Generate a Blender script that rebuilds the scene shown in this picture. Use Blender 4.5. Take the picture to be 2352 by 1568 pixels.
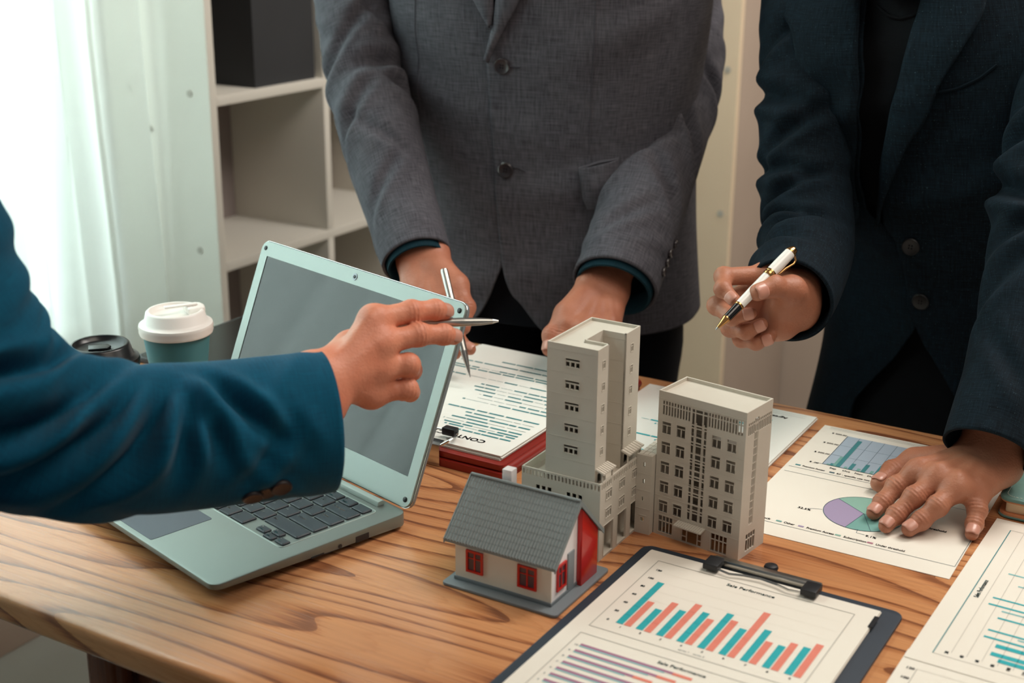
import bpy, bmesh, math, random
import numpy as np
from mathutils import Vector, Matrix
random.seed(7)
for _o in list(bpy.data.objects): bpy.data.objects.remove(_o)
SC = bpy.context.scene
COL = SC.collection
# ------------------------------------------------------------------ camera
W, H = 2352, 1568
F, TH, RO = 3111.13, 0.32050992, 0.00800856       # focal length in pixels, downward tilt, roll
T = 0.75                                          # table-top height
CH = 0.57157637 + T
CAM = np.array([0, 0, CH])
cd = bpy.data.cameras.new('camera'); cam = bpy.data.objects.new('camera', cd); COL.objects.link(cam)
cd.sensor_width = 36; cd.lens = F / W * 36; cd.clip_start = 0.05
_f = Vector((0, math.cos(TH), -math.sin(TH))); _u = Vector((0, math.sin(TH), math.cos(TH))); _r = Vector((1, 0, 0))
_rr = math.cos(RO) * _r + math.sin(RO) * _u; _uu = -math.sin(RO) * _r + math.cos(RO) * _u
cam.matrix_world = Matrix(((_rr.x, _uu.x, -_f.x, 0), (_rr.y, _uu.y, -_f.y, 0), (_rr.z, _uu.z, -_f.z, CH), (0, 0, 0, 1)))
cd.dof.use_dof = True; cd.dof.focus_distance = 1.34; cd.dof.aperture_fstop = 5.6
SC.camera = cam
# ------------------------------------------------------------------ light
SC.view_settings.view_transform = 'Standard'; SC.view_settings.look = 'None'
SC.view_settings.gamma = 1.0; SC.view_settings.use_curve_mapping = False
SC.view_settings.exposure = -0.15
wd = bpy.data.worlds.new('world'); SC.world = wd; wd.use_nodes = True
wd.node_tree.nodes['Background'].inputs[0].default_value = (1.0, 0.95, 0.88, 1)
wd.node_tree.nodes['Background'].inputs[1].default_value = 0.20

def area(name, loc, target, sx, sy, power, color):
    ld = bpy.data.lights.new(name, 'AREA'); ld.shape = 'RECTANGLE'; ld.size = sx; ld.size_y = sy
    ld.energy = power; ld.color = color
    o = bpy.data.objects.new(name, ld); COL.objects.link(o)
    o.location = loc
    o.rotation_euler = (Vector(target) - Vector(loc)).to_track_quat('-Z', 'Y').to_euler()
    return o

ANG = math.radians(-30.7)
U = np.array([math.cos(ANG), math.sin(ANG), 0]); V = np.array([-math.sin(ANG), math.cos(ANG), 0]); Z = np.array([0, 0, 1.0])
def uvz(u, v, z): return U * u + V * v + Z * z
# daylight through the window on the left, a soft ceiling fill, and an added lamp aimed at the wall
area('window_daylight', uvz(-2.15, 1.0, 1.55), uvz(-0.6, 1.0, 0.95), 2.6, 1.9, 120, (0.80, 1.0, 0.97))
area('overhead_fill_light', (0.75, 0.55, 2.65), (0.25, 1.25, 0.8), 1.2, 1.2, 18.5, (1.0, 0.87, 0.74))
area('overhead_fill_light', (1.3, 1.75, 2.6), (0.6, 3.1, 0.9), 1.2, 0.8, 50, (1.0, 0.93, 0.86))  # added lamp out of view, brightens the back wall and cabinet

# ------------------------------------------------------------------ picture helpers
def rayd(px, py):
    x = (px - W / 2) / F; y = -(py - H / 2) / F
    c, s = math.cos(RO), math.sin(RO); x, y = c * x - s * y, s * x + c * y
    return np.array([x, math.cos(TH) + y * math.sin(TH), -math.sin(TH) + y * math.cos(TH)])
def P(px, py, z=T):
    d = rayd(px, py); return CAM + d * (z - CH) / d[2]
def D(px, py, dep): return CAM + rayd(px, py) * dep
def nrm(v): v = np.asarray(v, float); return v / max(1e-9, np.linalg.norm(v))

# ------------------------------------------------------------------ mesh helpers
class MB:
    def __init__(s): s.v = []; s.f = []; s.uv = None
    def add(s, vs, fs):
        n = len(s.v); s.v += [tuple(map(float, p)) for p in vs]; s.f += [tuple(i + n for i in f) for f in fs]; return s
    def box(s, x0, x1, y0, y1, z0, z1):
        return s.add([(x0,y0,z0),(x1,y0,z0),(x1,y1,z0),(x0,y1,z0),(x0,y0,z1),(x1,y0,z1),(x1,y1,z1),(x0,y1,z1)],
                     [(3,2,1,0),(4,5,6,7),(0,1,5,4),(1,2,6,5),(2,3,7,6),(3,0,4,7)])
    def quad(s, x0, x1, y0, y1, z): return s.add([(x0,y0,z),(x1,y0,z),(x1,y1,z),(x0,y1,z)], [(0,1,2,3)])
    def poly(s, pts, z): return s.add([(p[0], p[1], z) for p in pts], [tuple(range(len(pts)))])
    def line(s, x0, y0, x1, y1, w, z):
        d = np.array([x1 - x0, y1 - y0]); d = d / np.linalg.norm(d); n = np.array([-d[1], d[0]]) * w / 2
        return s.add([(x0-n[0],y0-n[1],z),(x1-n[0],y1-n[1],z),(x1+n[0],y1+n[1],z),(x0+n[0],y0+n[1],z)], [(0,1,2,3)])
    def prism(s, pts, z0, z1):
        n = len(pts)
        return s.add([(p[0],p[1],z0) for p in pts] + [(p[0],p[1],z1) for p in pts],
                     [tuple(reversed(range(n))), tuple(range(n, 2*n))] + [(i,(i+1)%n,n+(i+1)%n,n+i) for i in range(n)])
    def extr(s, pts, a, b):          # pts: list of (y,z) profile extruded along x
        n = len(pts)
        return s.add([(a,p[0],p[1]) for p in pts] + [(b,p[0],p[1]) for p in pts],
                     [tuple(reversed(range(n))), tuple(range(n, 2*n))] + [(i,(i+1)%n,n+(i+1)%n,n+i) for i in range(n)])
    def lathe(s, prof, seg=48, c=(0, 0, 0), cap=True):
        vs = []; n = len(prof)
        for r, z in prof:
            for k in range(seg):
                a = 2 * math.pi * k / seg; vs.append((c[0] + r*math.cos(a), c[1] + r*math.sin(a), c[2] + z))
        fs = [(i*seg+k, i*seg+(k+1)%seg, (i+1)*seg+(k+1)%seg, (i+1)*seg+k) for i in range(n-1) for k in range(seg)]
        if cap: fs += [tuple(reversed(range(seg))), tuple(range((n-1)*seg, n*seg))]
        return s.add(vs, fs)
    def tube(s, pts, rad, seg=10, cap=True):
        pts = [np.asarray(p, float) for p in pts]; n = len(pts)
        if not hasattr(rad, '__len__'): rad = [rad] * n
        t0 = nrm(pts[1] - pts[0]); ref = np.array([0, 0, 1.0]) if abs(t0[2]) < .9 else np.array([1.0, 0, 0])
        a = nrm(np.cross(ref, t0)); vs = []
        for i in range(n):
            t = nrm(pts[min(i+1, n-1)] - pts[max(i-1, 0)]); a = nrm(a - t * (a @ t)); b = np.cross(t, a)
            for k in range(seg):
                w = 2*math.pi*k/seg; vs.append(pts[i] + rad[i] * (math.cos(w)*a + math.sin(w)*b))
        fs = [(i*seg+k, i*seg+(k+1)%seg, (i+1)*seg+(k+1)%seg, (i+1)*seg+k) for i in range(n-1) for k in range(seg)]
        if cap: fs += [tuple(reversed(range(seg))), tuple(range((n-1)*seg, n*seg))]
        return s.add(vs, fs)
    def mesh(s, name):
        me = bpy.data.meshes.new(name); me.from_pydata(s.v, [], s.f); me.update(); return me
    def build(s, name, mat, parent=None, smooth=False, bevel=0, seg=2, angle=40, weld=False):
        me = s.mesh(name); me.materials.append(M[mat] if isinstance(mat, str) else mat)
        if bevel or weld or smooth:
            bm = bmesh.new(); bm.from_mesh(me)
            if weld: bmesh.ops.remove_doubles(bm, verts=bm.verts, dist=1e-5)
            bmesh.ops.recalc_face_normals(bm, faces=bm.faces)
            if bevel:
                es = [e for e in bm.edges if len(e.link_faces) == 2 and e.calc_face_angle(0) > math.radians(25)]
                bmesh.ops.bevel(bm, geom=es, offset=bevel, segments=seg, profile=.6, affect='EDGES', clamp_overlap=True)
            bm.to_mesh(me); bm.free()
        if smooth or bevel:
            me.shade_smooth()
            me.set_sharp_from_angle(angle=math.radians(angle))
        return link(name, me, parent)
def link(name, me, parent=None):
    o = bpy.data.objects.new(name, me); COL.objects.link(o)
    if parent is not None: o.parent = parent
    return o
def empty(name, loc=(0, 0, 0), rz=0.0, parent=None):
    o = bpy.data.objects.new(name, None); COL.objects.link(o); o.location = [float(c) for c in loc]; o.rotation_euler = (0, 0, rz)
    o.empty_display_size = .05
    if parent is not None: o.parent = parent
    return o
def tag(o, label, cat, group=None):
    o['label'] = label; o['category'] = cat
    if group: o['group'] = group
    return o
def struct(o): o['kind'] = 'structure'; return o
def stuff(o): o['kind'] = 'stuff'; return o
_tc = {}
def text_geo(string, size):
    key = (string, size)
    if key not in _tc:
        cu = bpy.data.curves.new('lettering', 'FONT'); cu.body = string; cu.size = size; cu.resolution_u = 3
        o = bpy.data.objects.new('lettering', cu); COL.objects.link(o)
        me = bpy.data.meshes.new_from_object(o)
        _tc[key] = ([tuple(v.co) for v in me.vertices], [tuple(p.vertices) for p in me.polygons])
        bpy.data.objects.remove(o); bpy.data.curves.remove(cu); bpy.data.meshes.remove(me)
    return _tc[key]
def put_text(mb, string, x, y, z, size, rot=0.0, width=None, bold=0):
    vs, fs = text_geo(string, size)
    if not vs: return
    xs = [v[0] for v in vs]; k = 1.0 if width is None else width / (max(xs) - min(xs)); c, s = math.cos(rot), math.sin(rot)
    for off in ([(0, 0)] if not bold else [(0, 0), (bold, 0), (0, bold), (bold, bold)]):
        mb.add([(x + c*(v[0]*k+off[0]) - s*(v[1]+off[1]), y + s*(v[0]*k+off[0]) + c*(v[1]+off[1]), z) for v in vs], fs)

# ------------------------------------------------------------------ materials
M = {}
def lin(c):
    if isinstance(c, str): c = [int(c[i:i+2], 16) / 255 for i in (1, 3, 5)]
    return tuple((x/12.92 if x <= .04045 else ((x+.055)/1.055)**2.4) for x in c) + (1.0,)
def pmat(name, col, rough=.5, metal=0., spec=.5, coat=0., sheen=0., trans=0.):
    m = bpy.data.materials.new(name); m.use_nodes = True; b = m.node_tree.nodes['Principled BSDF']
    b.inputs['Base Color'].default_value = lin(col); b.inputs['Roughness'].default_value = rough; b.inputs['Metallic'].default_value = metal
    b.inputs['Specular IOR Level'].default_value = spec; b.inputs['Coat Weight'].default_value = coat
    b.inputs['Sheen Weight'].default_value = sheen; b.inputs['Transmission Weight'].default_value = trans
    M[name] = m; return m, m.node_tree, b
def nd(nt, typ, **kw):
    n = nt.nodes.new(typ)
    for k, v in kw.items():
        if k.startswith('i_'): n.inputs[k[2:].replace('_', ' ')].default_value = v
        else: setattr(n, k, v)
    return n
def coords(nt, scale=(1, 1, 1), uv=False, rot=(0, 0, 0)):
    tc = nd(nt, 'ShaderNodeTexCoord'); mp = nd(nt, 'ShaderNodeMapping'); mp.inputs['Scale'].default_value = scale; mp.inputs['Rotation'].default_value = rot
    nt.links.new(tc.outputs['UV' if uv else 'Object'], mp.inputs['Vector']); return mp.outputs['Vector']
def ramp(nt, fac, stops, interp='LINEAR'):
    r = nd(nt, 'ShaderNodeValToRGB'); r.color_ramp.interpolation = interp
    while len(r.color_ramp.elements) < len(stops): r.color_ramp.elements.new(.5)
    for e, (p, c) in zip(r.color_ramp.elements, stops): e.position = p; e.color = lin(c)
    nt.links.new(fac, r.inputs['Fac']); return r.outputs['Color']
def mixc(nt, fac, a, b, mode='MIX'):
    m = nd(nt, 'ShaderNodeMix', data_type='RGBA', blend_type=mode)
    for inp, v in ((m.inputs[0], fac), (m.inputs[6], a), (m.inputs[7], b)):
        if hasattr(v, 'is_linked') or hasattr(v, 'links'): nt.links.new(v, inp)
        else: inp.default_value = v
    return m.outputs[2]
def math_(nt, op, a, b=None):
    m = nd(nt, 'ShaderNodeMath', operation=op)
    for i, v in enumerate((a, b)):
        if v is None: continue
        if hasattr(v, 'links'): nt.links.new(v, m.inputs[i])
        else: m.inputs[i].default_value = v
    return m.outputs[0]
def noise(nt, vec, scale=5, detail=3, rough=.5, dist=0):
    n = nd(nt, 'ShaderNodeTexNoise'); n.inputs['Scale'].default_value = scale; n.inputs['Detail'].default_value = detail
    n.inputs['Roughness'].default_value = rough; n.inputs['Distortion'].default_value = dist
    nt.links.new(vec, n.inputs['Vector']); return n.outputs['Fac']
def bump(nt, b, h, strength=.2, dist=.002):
    n = nd(nt, 'ShaderNodeBump'); n.inputs['Strength'].default_value = strength; n.inputs['Distance'].default_value = dist
    nt.links.new(h, n.inputs['Height']); nt.links.new(n.outputs['Normal'], b.inputs['Normal'])
def vary(name, c0, c1, scale=8, rough=.5, metal=0., bstr=0., bscale=200, **kw):
    m, nt, b = pmat(name, c0, rough, metal, **kw); v = coords(nt)
    nt.links.new(ramp(nt, noise(nt, v, scale, 4), [(.3, c0), (.7, c1)]), b.inputs['Base Color'])
    if bstr: bump(nt, b, noise(nt, v, bscale, 2), bstr, .001)
    return m
def fabric(name, dark, light, thread=900, rough=.85, sheen=.0, contrast=(.35, .68), bstr=.25, speck=None):
    m, nt, b = pmat(name, dark, rough, sheen=sheen, spec=.15)
    w = noise(nt, coords(nt, (thread, thread*.07, 1), True), 1, 2); f = noise(nt, coords(nt, (thread*.07, thread, 1), True), 1, 2)
    s = math_(nt, 'MULTIPLY', math_(nt, 'ADD', w, f), .5); big = noise(nt, coords(nt, (14, 14, 14), True), 1, 3)
    k = math_(nt, 'ADD', math_(nt, 'MULTIPLY', s, .85), math_(nt, 'MULTIPLY', big, .15))
    c = ramp(nt, k, [(contrast[0], dark), (contrast[1], light)])
    if speck:
        sp = noise(nt, coords(nt, (thread*1.1, thread*.5, 1), True), 1, 1)
        c = mixc(nt, ramp(nt, sp, [(.68, '#000000'), (.74, '#ffffff')]), c, lin(speck))
    nt.links.new(c, b.inputs['Base Color']); bump(nt, b, s, bstr, .0006); return m

# wood of the table: contour bands of a stretched noise field give the cathedral grain
def wood(name, base, mid, dark, along=(.8, 5.0, 5.0), k=26, rough=.42, fine=(5, 260, 260)):
    m, nt, b = pmat(name, base, rough, spec=.4)
    v = coords(nt, along); n1 = noise(nt, v, 1.0, 1.2, .45, .25)
    band = math_(nt, 'FRACT', math_(nt, 'MULTIPLY', n1, k))
    jit = noise(nt, coords(nt, (14, 420, 420)), 1, 2)
    bj = math_(nt, 'ADD', band, math_(nt, 'MULTIPLY', math_(nt, 'SUBTRACT', jit, .5), .5))
    b2_ = math_(nt, 'FRACT', math_(nt, 'ADD', math_(nt, 'MULTIPLY', n1, k*3.7), math_(nt, 'MULTIPLY', jit, .6)))
    c = ramp(nt, bj, [(0., dark), (.06, dark), (.20, mid), (.38, base), (.96, base), (1., mid)])
    c = mixc(nt, ramp(nt, b2_, [(0., '#b0b0b0'), (.16, '#606060'), (.40, '#000000'), (1., '#000000')]), c, lin(mid))
    fn = noise(nt, coords(nt, fine), 1, 3); c2 = mixc(nt, ramp(nt, fn, [(.42, '#000000'), (.72, '#8a8a8a')]), c, lin(dark))
    lg = noise(nt, coords(nt, (1.5, 3, 3)), 1, 2)
    c3 = mixc(nt, ramp(nt, lg, [(.35, '#000000'), (.75, '#707070')]), c2, lin(mid))
    nt.links.new(c3, b.inputs['Base Color'])
    nt.links.new(ramp(nt, fn, [(.3, (rough,)*3), (.8, (rough+.2,)*3)]), b.inputs['Roughness'])
    bump(nt, b, math_(nt, 'SUBTRACT', band, fn), .12, .0005); return m
wood('table_wood', '#cb9062', '#b3764d', '#754731')
wood('leg_wood', '#6f4029', '#57301f', '#3a1f14', (7, 7, 1.1), 9, .5, (260, 260, 5))
vary('wall_paint', '#b5a799', '#ab9d90', 2, .9)
vary('wall_white', '#d9d6cd', '#d2cfc6', 2, .9)
vary('floor_tile', '#97938b', '#8e8a82', 3, .45)
vary('skirting', '#b8a596', '#ad9b8c', 3, .6)
vary('cabinet_back', '#968a86', '#8e827e', 3, .8)  # darker than the boards: shade inside the compartments is put into the colour
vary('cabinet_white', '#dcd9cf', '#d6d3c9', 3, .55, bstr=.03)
vary('door_shaded', '#a8988a', '#a09082', 3, .7)  # darker than the cream panel: the shade on this side is in the colour
vary('cabinet_cream', '#d8c4a8', '#d2bea3', 3, .6)
vary('dark_box', '#2b2e32', '#25282c', 5, .7)
pmat('dark_gap', '#4b4347', .8)
vary('screw_cap', '#b5b0a5', '#a8a398', 20, .6)
pmat('white_frame', '#e8eae6', .5)
pmat('paper', '#e6dfd3', .75, spec=.3); pmat('paper_cool', '#e6e5de', .75, spec=.3); pmat('paper_edge', '#d9d4ca', .85)
pmat('ink_teal', '#1fa3ab', .7); pmat('ink_salmon', '#dd7f6d', .7); pmat('ink_purple', '#9f6a86', .7); pmat('ink_dark', '#3d5560', .75)
pmat('ink_black', '#20282e', .75); pmat('ink_slate', '#a1afbe', .75); pmat('ink_greyline', '#a9a79f', .8); pmat('ink_darkteal', '#3c7f84', .7)
pmat('ink_pie_green', '#86ad9f', .75); pmat('ink_pie_violet', '#9c8dab', .75); pmat('ink_pie_teal', '#709f98', .75); pmat('ink_pink', '#a86f80', .75)
pmat('ink_lightteal', '#7fb9bb', .75)
pmat('navy_board', '#26323f', .55); vary('red_board', '#8e2317', '#7a1a10', 12, .4)
pmat('chrome', '#c9c9c6', .18, 1.0); pmat('steel', '#b9b8b3', .28, 1.0); pmat('satin_steel', '#aeb0b0', .3, 1.0)
pmat('black_plastic', '#14171c', .45); pmat('black_gloss', '#07090b', .22, spec=.3)
vary('laptop_alu', '#828b87', '#7b8480', 4, .38, .55, bstr=.05, bscale=1500); pmat('laptop_edge', '#8f959a', .4, .6)
pmat('laptop_bezel', '#a7b3ae', .4, .35)
pmat('trackpad', '#525a64', .4, .3); pmat('key_cap', '#1b2630', .5); pmat('key_print', '#e4e4dc', .6); pmat('key_print_teal', '#4fb0b4', .6)
m_, nt_, b_ = pmat('screen_glass', '#0c0f0f', .06); b_.inputs['IOR'].default_value = 1.55
vary('model_grey', '#cac3b6', '#c3bcaf', 30, .7, bstr=.06, bscale=700)
pmat('model_slab', '#4c4a52', .8)
vary('house_cream', '#e6dece', '#ded6c6', 20, .65, bstr=.05, bscale=600); pmat('house_white', '#f1ecec', .6)
pmat('house_roof', '#7c8484', .6); pmat('house_base', '#737b80', .35); pmat('house_red', '#bf1410', .25, coat=.3); pmat('house_door', '#838b8f', .5)
pmat('house_glass', '#5a4a52', .15)
pmat('cup_teal', '#3f7d86', .6); pmat('cup_brown', '#8d5b43', .6); pmat('lid_white', '#efeae4', .4); pmat('lid_black', '#15181a', .3)
pmat('leather_teal', '#5d8681', .6); vary('leather_cover', '#587f7c', '#6f958c', 25, .6, bstr=.15, bscale=500); vary('leather_tan', '#c9855c', '#b9774f', 30, .6)
vary('page_block', '#ead3ae', '#dcc39c', 60, .8); pmat('stitch', '#cfd6cc', .8)
pmat('pen_white', '#f2efe9', .12, coat=.6); pmat('gold', '#d3a268', .2, 1.0); pmat('pen_black', '#0d0d10', .12, coat=.5)
fabric('suit_grey', '#3b3a41', '#605f65', 650, contrast=(.36, .66)); fabric('suit_dark', '#060f16', '#142530', 750, contrast=(.40, .70), speck='#2c3d44', bstr=.4)
fabric('suit_teal', '#013b53', '#025470', 700, contrast=(.3, .7), sheen=.05); fabric('shirt_black', '#06080b', '#0c0f13', 900); fabric('cloth_black', '#090b10', '#12141a', 700)
fabric('shirt_teal', '#0b222b', '#123540', 900)
pmat('button_dark', '#2a2427', .3, coat=.3); pmat('button_brown', '#1c1216', .5); pmat('button_black', '#090b10', .45); pmat('seam', '#3e3d45', .9)
def skin(name, c0, c1, c2):
    m, nt, b = pmat(name, c0, .48, spec=.4); v = coords(nt)
    c = ramp(nt, noise(nt, v, 38, 4), [(.3, c0), (.7, c1)]); c = mixc(nt, ramp(nt, noise(nt, v, 14, 2), [(.42, '#000000'), (.72, '#9a9a9a')]), c, lin(c2))
    nt.links.new(c, b.inputs['Base Color'])
    b.inputs['Subsurface Weight'].default_value = .08; b.inputs['Subsurface Radius'].default_value = (.006, .002, .001); b.inputs['Subsurface Scale'].default_value = 1.0
    f = noise(nt, v, 420, 3); g = noise(nt, v, 110, 2)
    bump(nt, b, math_(nt, 'ADD', f, g), .35, .0012)
skin('skin', '#a86c52', '#b67c61', '#965840'); skin('skin_warm', '#cf7f62', '#d88f72', '#bd6249'); skin('skin_deep', '#a8684f', '#b97a60', '#96543f')
pmat('nail', '#c48b78', .35, coat=.2); pmat('nail_tip', '#e2cfc0', .35)
# sheer curtain: light passes through the cloth
def curtain_mat():
    m = bpy.data.materials.new('sheer_cloth'); m.use_nodes = True; nt = m.node_tree; b = nt.nodes['Principled BSDF']; out = nt.nodes['Material Output']
    b.inputs['Base Color'].default_value = lin('#f2f4f0'); b.inputs['Roughness'].default_value = .9
    t = nd(nt, 'ShaderNodeBsdfTranslucent'); t.inputs['Color'].default_value = lin('#f4faf8'); tr = nd(nt, 'ShaderNodeBsdfTransparent'); tr.inputs['Color'].default_value = (1, 1, 1, 1)
    a = nd(nt, 'ShaderNodeMixShader'); a.inputs[0].default_value = .6; nt.links.new(b.outputs[0], a.inputs[1]); nt.links.new(t.outputs[0], a.inputs[2])
    c = nd(nt, 'ShaderNodeMixShader'); c.inputs[0].default_value = .25; nt.links.new(a.outputs[0], c.inputs[1]); nt.links.new(tr.outputs[0], c.inputs[2])
    nt.links.new(c.outputs[0], out.inputs['Surface']); M['sheer_cloth'] = m
curtain_mat()
m = bpy.data.materials.new('window_glass'); m.use_nodes = True
_b = m.node_tree.nodes['Principled BSDF']; _b.inputs['Transmission Weight'].default_value = 1; _b.inputs['Roughness'].default_value = 0; _b.inputs['IOR'].default_value = 1.02; M['window_glass'] = m
# ------------------------------------------------------------------ the room
RZ = ANG
room = lambda name: empty(name, (0, 0, 0), RZ)
def local(name, mb, mat, parent=None, **kw):
    o = mb.build(name, mat, parent, **kw)
    if parent is None: o.rotation_euler = (0, 0, RZ)
    return o
struct(local('floor', MB().box(-2.0, 3.2, -2.2, 3.1, -.05, 0), 'floor_tile'))
struct(local('wall_back', MB().box(-2.0, 3.2, 3.0, 3.1, 0, 2.8), 'wall_paint'))
# left wall with its window opening
WV0, WV1, WZ0, WZ1 = 0.15, 1.66, .55, 2.35
wl = MB(); wl.box(-2.0, -1.9, -2.2, WV0, 0, 2.8).box(-2.0, -1.9, WV1, 3.0, 0, 2.8).box(-2.0, -1.9, WV0, WV1, 0, WZ0).box(-2.0, -1.9, WV0, WV1, WZ1, 2.8)
struct(local('wall_left', wl, 'wall_white'))
win = struct(room('window_1'))
fr = MB()
for a, b in ((WV0, WV0+.05), (WV1-.05, WV1), ((WV0+WV1)/2-.03, (WV0+WV1)/2+.03)): fr.box(-1.985, -1.925, a, b, WZ0, WZ1)
fr.box(-1.985, -1.925, WV0+.05, WV1-.05, WZ0, WZ0+.05).box(-1.985, -1.925, WV0+.05, WV1-.05, WZ1-.05, WZ1)
fr.build('window_frame', 'white_frame', win)
for a, b in ((WV0+.05, (WV0+WV1)/2-.03), ((WV0+WV1)/2+.03, WV1-.05)): MB().box(-1.958, -1.952, a, b, WZ0+.05, WZ1-.05).build('pane', 'window_glass', win)
struct(local('baseboard_left', MB().box(-1.9, -1.885, -2.2, 1.70, 0, .085), 'skirting', bevel=.003))
# sheer curtains hang in folds before the window
def curtain(v0, v1, u, z0, z1, amp, waves, seed):
    rnd = random.Random(seed); ph = [rnd.uniform(0, 6) for _ in range(4)]
    n, mz = 220, 14; vs = []; fs = []
    for j in range(mz + 1):
        z = z0 + (z1 - z0) * j / mz; k = 1.12 - .12 * j / mz
        for i in range(n + 1):
            s = i / n; v = v0 + (v1 - v0) * s
            d = amp * k * (math.sin(2*math.pi*waves*s + ph[0] + .4*math.sin(3*s + ph[1])) + .45*math.sin(2*math.pi*waves*2.3*s + ph[2] + j*.05))
            vs.append((u + d, v + .012 * math.sin(waves * 9 * s + ph[3]) + .008*math.sin(j*.9)*(s > .9), z))
    for j in range(mz):
        for i in range(n): fs.append((j*(n+1)+i, j*(n+1)+i+1, (j+1)*(n+1)+i+1, (j+1)*(n+1)+i))
    return vs, fs
cu = room('curtain'); tag(cu, 'white sheer curtain glowing with daylight at the window on the left', 'curtain')
mb = MB(); mb.add(*curtain(.10, 1.715, -1.80, .30, 2.5, .020, 13, 3)); mb.build('curtain_cloth', 'sheer_cloth', cu, smooth=True, angle=80)
MB().tube([(-1.80, -.05, 2.52), (-1.80, 1.735, 2.52)], .012, 12).build('curtain_rod', 'steel', cu, smooth=True)
for v in (.02, 1.70): MB().tube([(-1.9, v, 2.52), (-1.80, v, 2.52)], .008, 8).build('rod_bracket', 'steel', cu, smooth=True)
# white open shelf cabinet beside the curtain
CU0, CU1, CV = -1.885, -1.645, 1.745
cab = room('shelf_cabinet'); tag(cab, 'white open shelf cabinet with side panel and square compartments by the curtain', 'cabinet')
def shelf_at(z): return MB().box(CU0, CU1, CV+.018, CV+.960, z-.018, z)
sp = MB().box(CU0, CU1, CV, CV+.018, 0, 2.0).build('side_panel', 'cabinet_white', cab, bevel=.0015)
for du, z in ((-.045, .985), (-.19, .985), (-.145, .915), (-.045, .705), (-.19, .705), (-.045, 1.28), (-.19, 1.28), (-.045, .40), (-.19, .40)):
    MB().add(*(lambda m_: ([(x, z_, y) for x, y, z_ in m_.v], m_.f))(MB().lathe([(.006, 0), (.006, .001), (.005, .0018)], 16))).build('screw_cap', 'screw_cap', sp, smooth=True).location = (CU1 + du, CV - .0018, z)
MB().box(CU0, CU1, CV+.960, CV+.978, 0, 2.0).build('side_panel', 'cabinet_white', cab, bevel=.0015)
SH = [.085, .39, .685, .982, 1.279, 1.576, 1.982]
for z in SH: shelf_at(z).build('shelf', 'cabinet_white', cab, bevel=.0015)
for i in range(1, 3):
    for k in range(len(SH) - 1):
        v = CV + .32 * i
        MB().box(CU0, CU1, v-.009, v+.009, SH[k], SH[k+1]-.018).build('divider', 'cabinet_white', cab, bevel=.0015)
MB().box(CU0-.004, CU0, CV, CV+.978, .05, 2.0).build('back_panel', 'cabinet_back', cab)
MB().box(CU0+.0005, CU0+.006, CV+.10, CV+.118, .69, .96).build('back_strip', 'dark_gap', cab)  # thin dark strip marking the back panel edge
bx = empty('storage_box', uvz(-1.77, CV + .19, .982), RZ); tag(bx, 'dark charcoal storage box on the upper shelf of the white cabinet', 'box')
mb = MB(); mb.box(-.11, .115, -.06, .11, 0, .004).box(-.11, .115, -.06, -.055, .004, .26).box(-.11, .115, .105, .11, .004, .26).box(-.11, -.105, -.055, .105, .004, .26).box(.11, .115, -.055, .105, .004, .26)
mb.build('box_body', 'dark_box', bx)
MB().box(-.112, .117, -.062, .112, .235, .262).build('lid', 'dark_box', bx, bevel=.002)
# second cabinet panel behind the grey jacket
c2 = room('tall_cabinet'); tag(c2, 'tall cream cabinet side panel standing behind the grey jacket', 'cabinet')
u1 = float(P(1655, 870, .5) @ U); v2 = 2.60
def ray_v(px, py, v):                      # where the sight line meets the plane v
    d = rayd(px, py); t = (v - CAM @ V) / (d @ V); return CAM + d * t
u1 = float(ray_v(1672, 560, v2) @ U)
MB().box(u1-.40, u1, v2, v2+.018, 0, 2.1).build('side_panel', 'cabinet_cream', c2, bevel=.0015)
MB().box(u1-.018, u1, v2+.018, v2+.395, .0, 2.1).build('door', 'door_shaded', c2, bevel=.0015)
MB().box(u1-.40, u1-.018, v2+.018, v2+.395, 0.06, .08).box(u1-.40, u1-.018, v2+.018, v2+.395, 2.08, 2.1).build('shelf', 'cabinet_cream', c2)
for px, py in ((1672, 160), (1655, 490)):
    q = ray_v(px, py, v2)
    o = MB().add(*(lambda m_: ([(x, z_, y) for x, y, z_ in m_.v], m_.f))(MB().lathe([(.007, 0), (.007, .001), (.005, .0018)], 16))).build('screw_cap', 'screw_cap', c2, smooth=True); o.location = (float(q @ U), v2 - .0018, float(q[2]))
struct(local('baseboard_back', MB().box(u1+.01, 3.2, 2.985, 3.0, 0, .085), 'skirting', bevel=.003))
# ------------------------------------------------------------------ the table
TU0, TU1, TV0, TV1 = -1.25, .45, .659, 1.453
tab = room('desk'); tag(tab, 'long wooden desk with a rounded top and brown grain', 'desk')
def rrect(x0, x1, y0, y1, r, n=8):
    pts = []
    for cx, cy, a0 in ((x1-r, y0+r, -90), (x1-r, y1-r, 0), (x0+r, y1-r, 90), (x0+r, y0+r, 180)):
        for k in range(n+1): a = math.radians(a0 + 90*k/n); pts.append((cx + r*math.cos(a), cy + r*math.sin(a)))
    return pts
MB().prism(rrect(TU0, TU1, TV0, TV1, .04), T-.026, T).build('table_top', 'table_wood', tab, bevel=.007, seg=4)
for u, v in ((TU0+.43, TV0+.055), (TU1-.15, TV0+.055), (TU0+.43, TV1-.055), (TU1-.15, TV1-.055)):
    MB().prism(rrect(u-.021, u+.021, v-.021, v+.021, .008, 3), 0, T-.026).build('leg', 'leg_wood', tab, bevel=.001)
for v in (TV0+.06, TV1-.06): MB().box(TU0+.452, TU1-.172, v-.011, v+.011, T-.10, T-.026).build('apron', 'leg_wood', tab, bevel=.002)
for u in (TU0+.43, TU1-.15): MB().box(u-.011, u+.011, TV0+.077, TV1-.077, .17, .21).build('stretcher', 'leg_wood', tab, bevel=.002)
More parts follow.
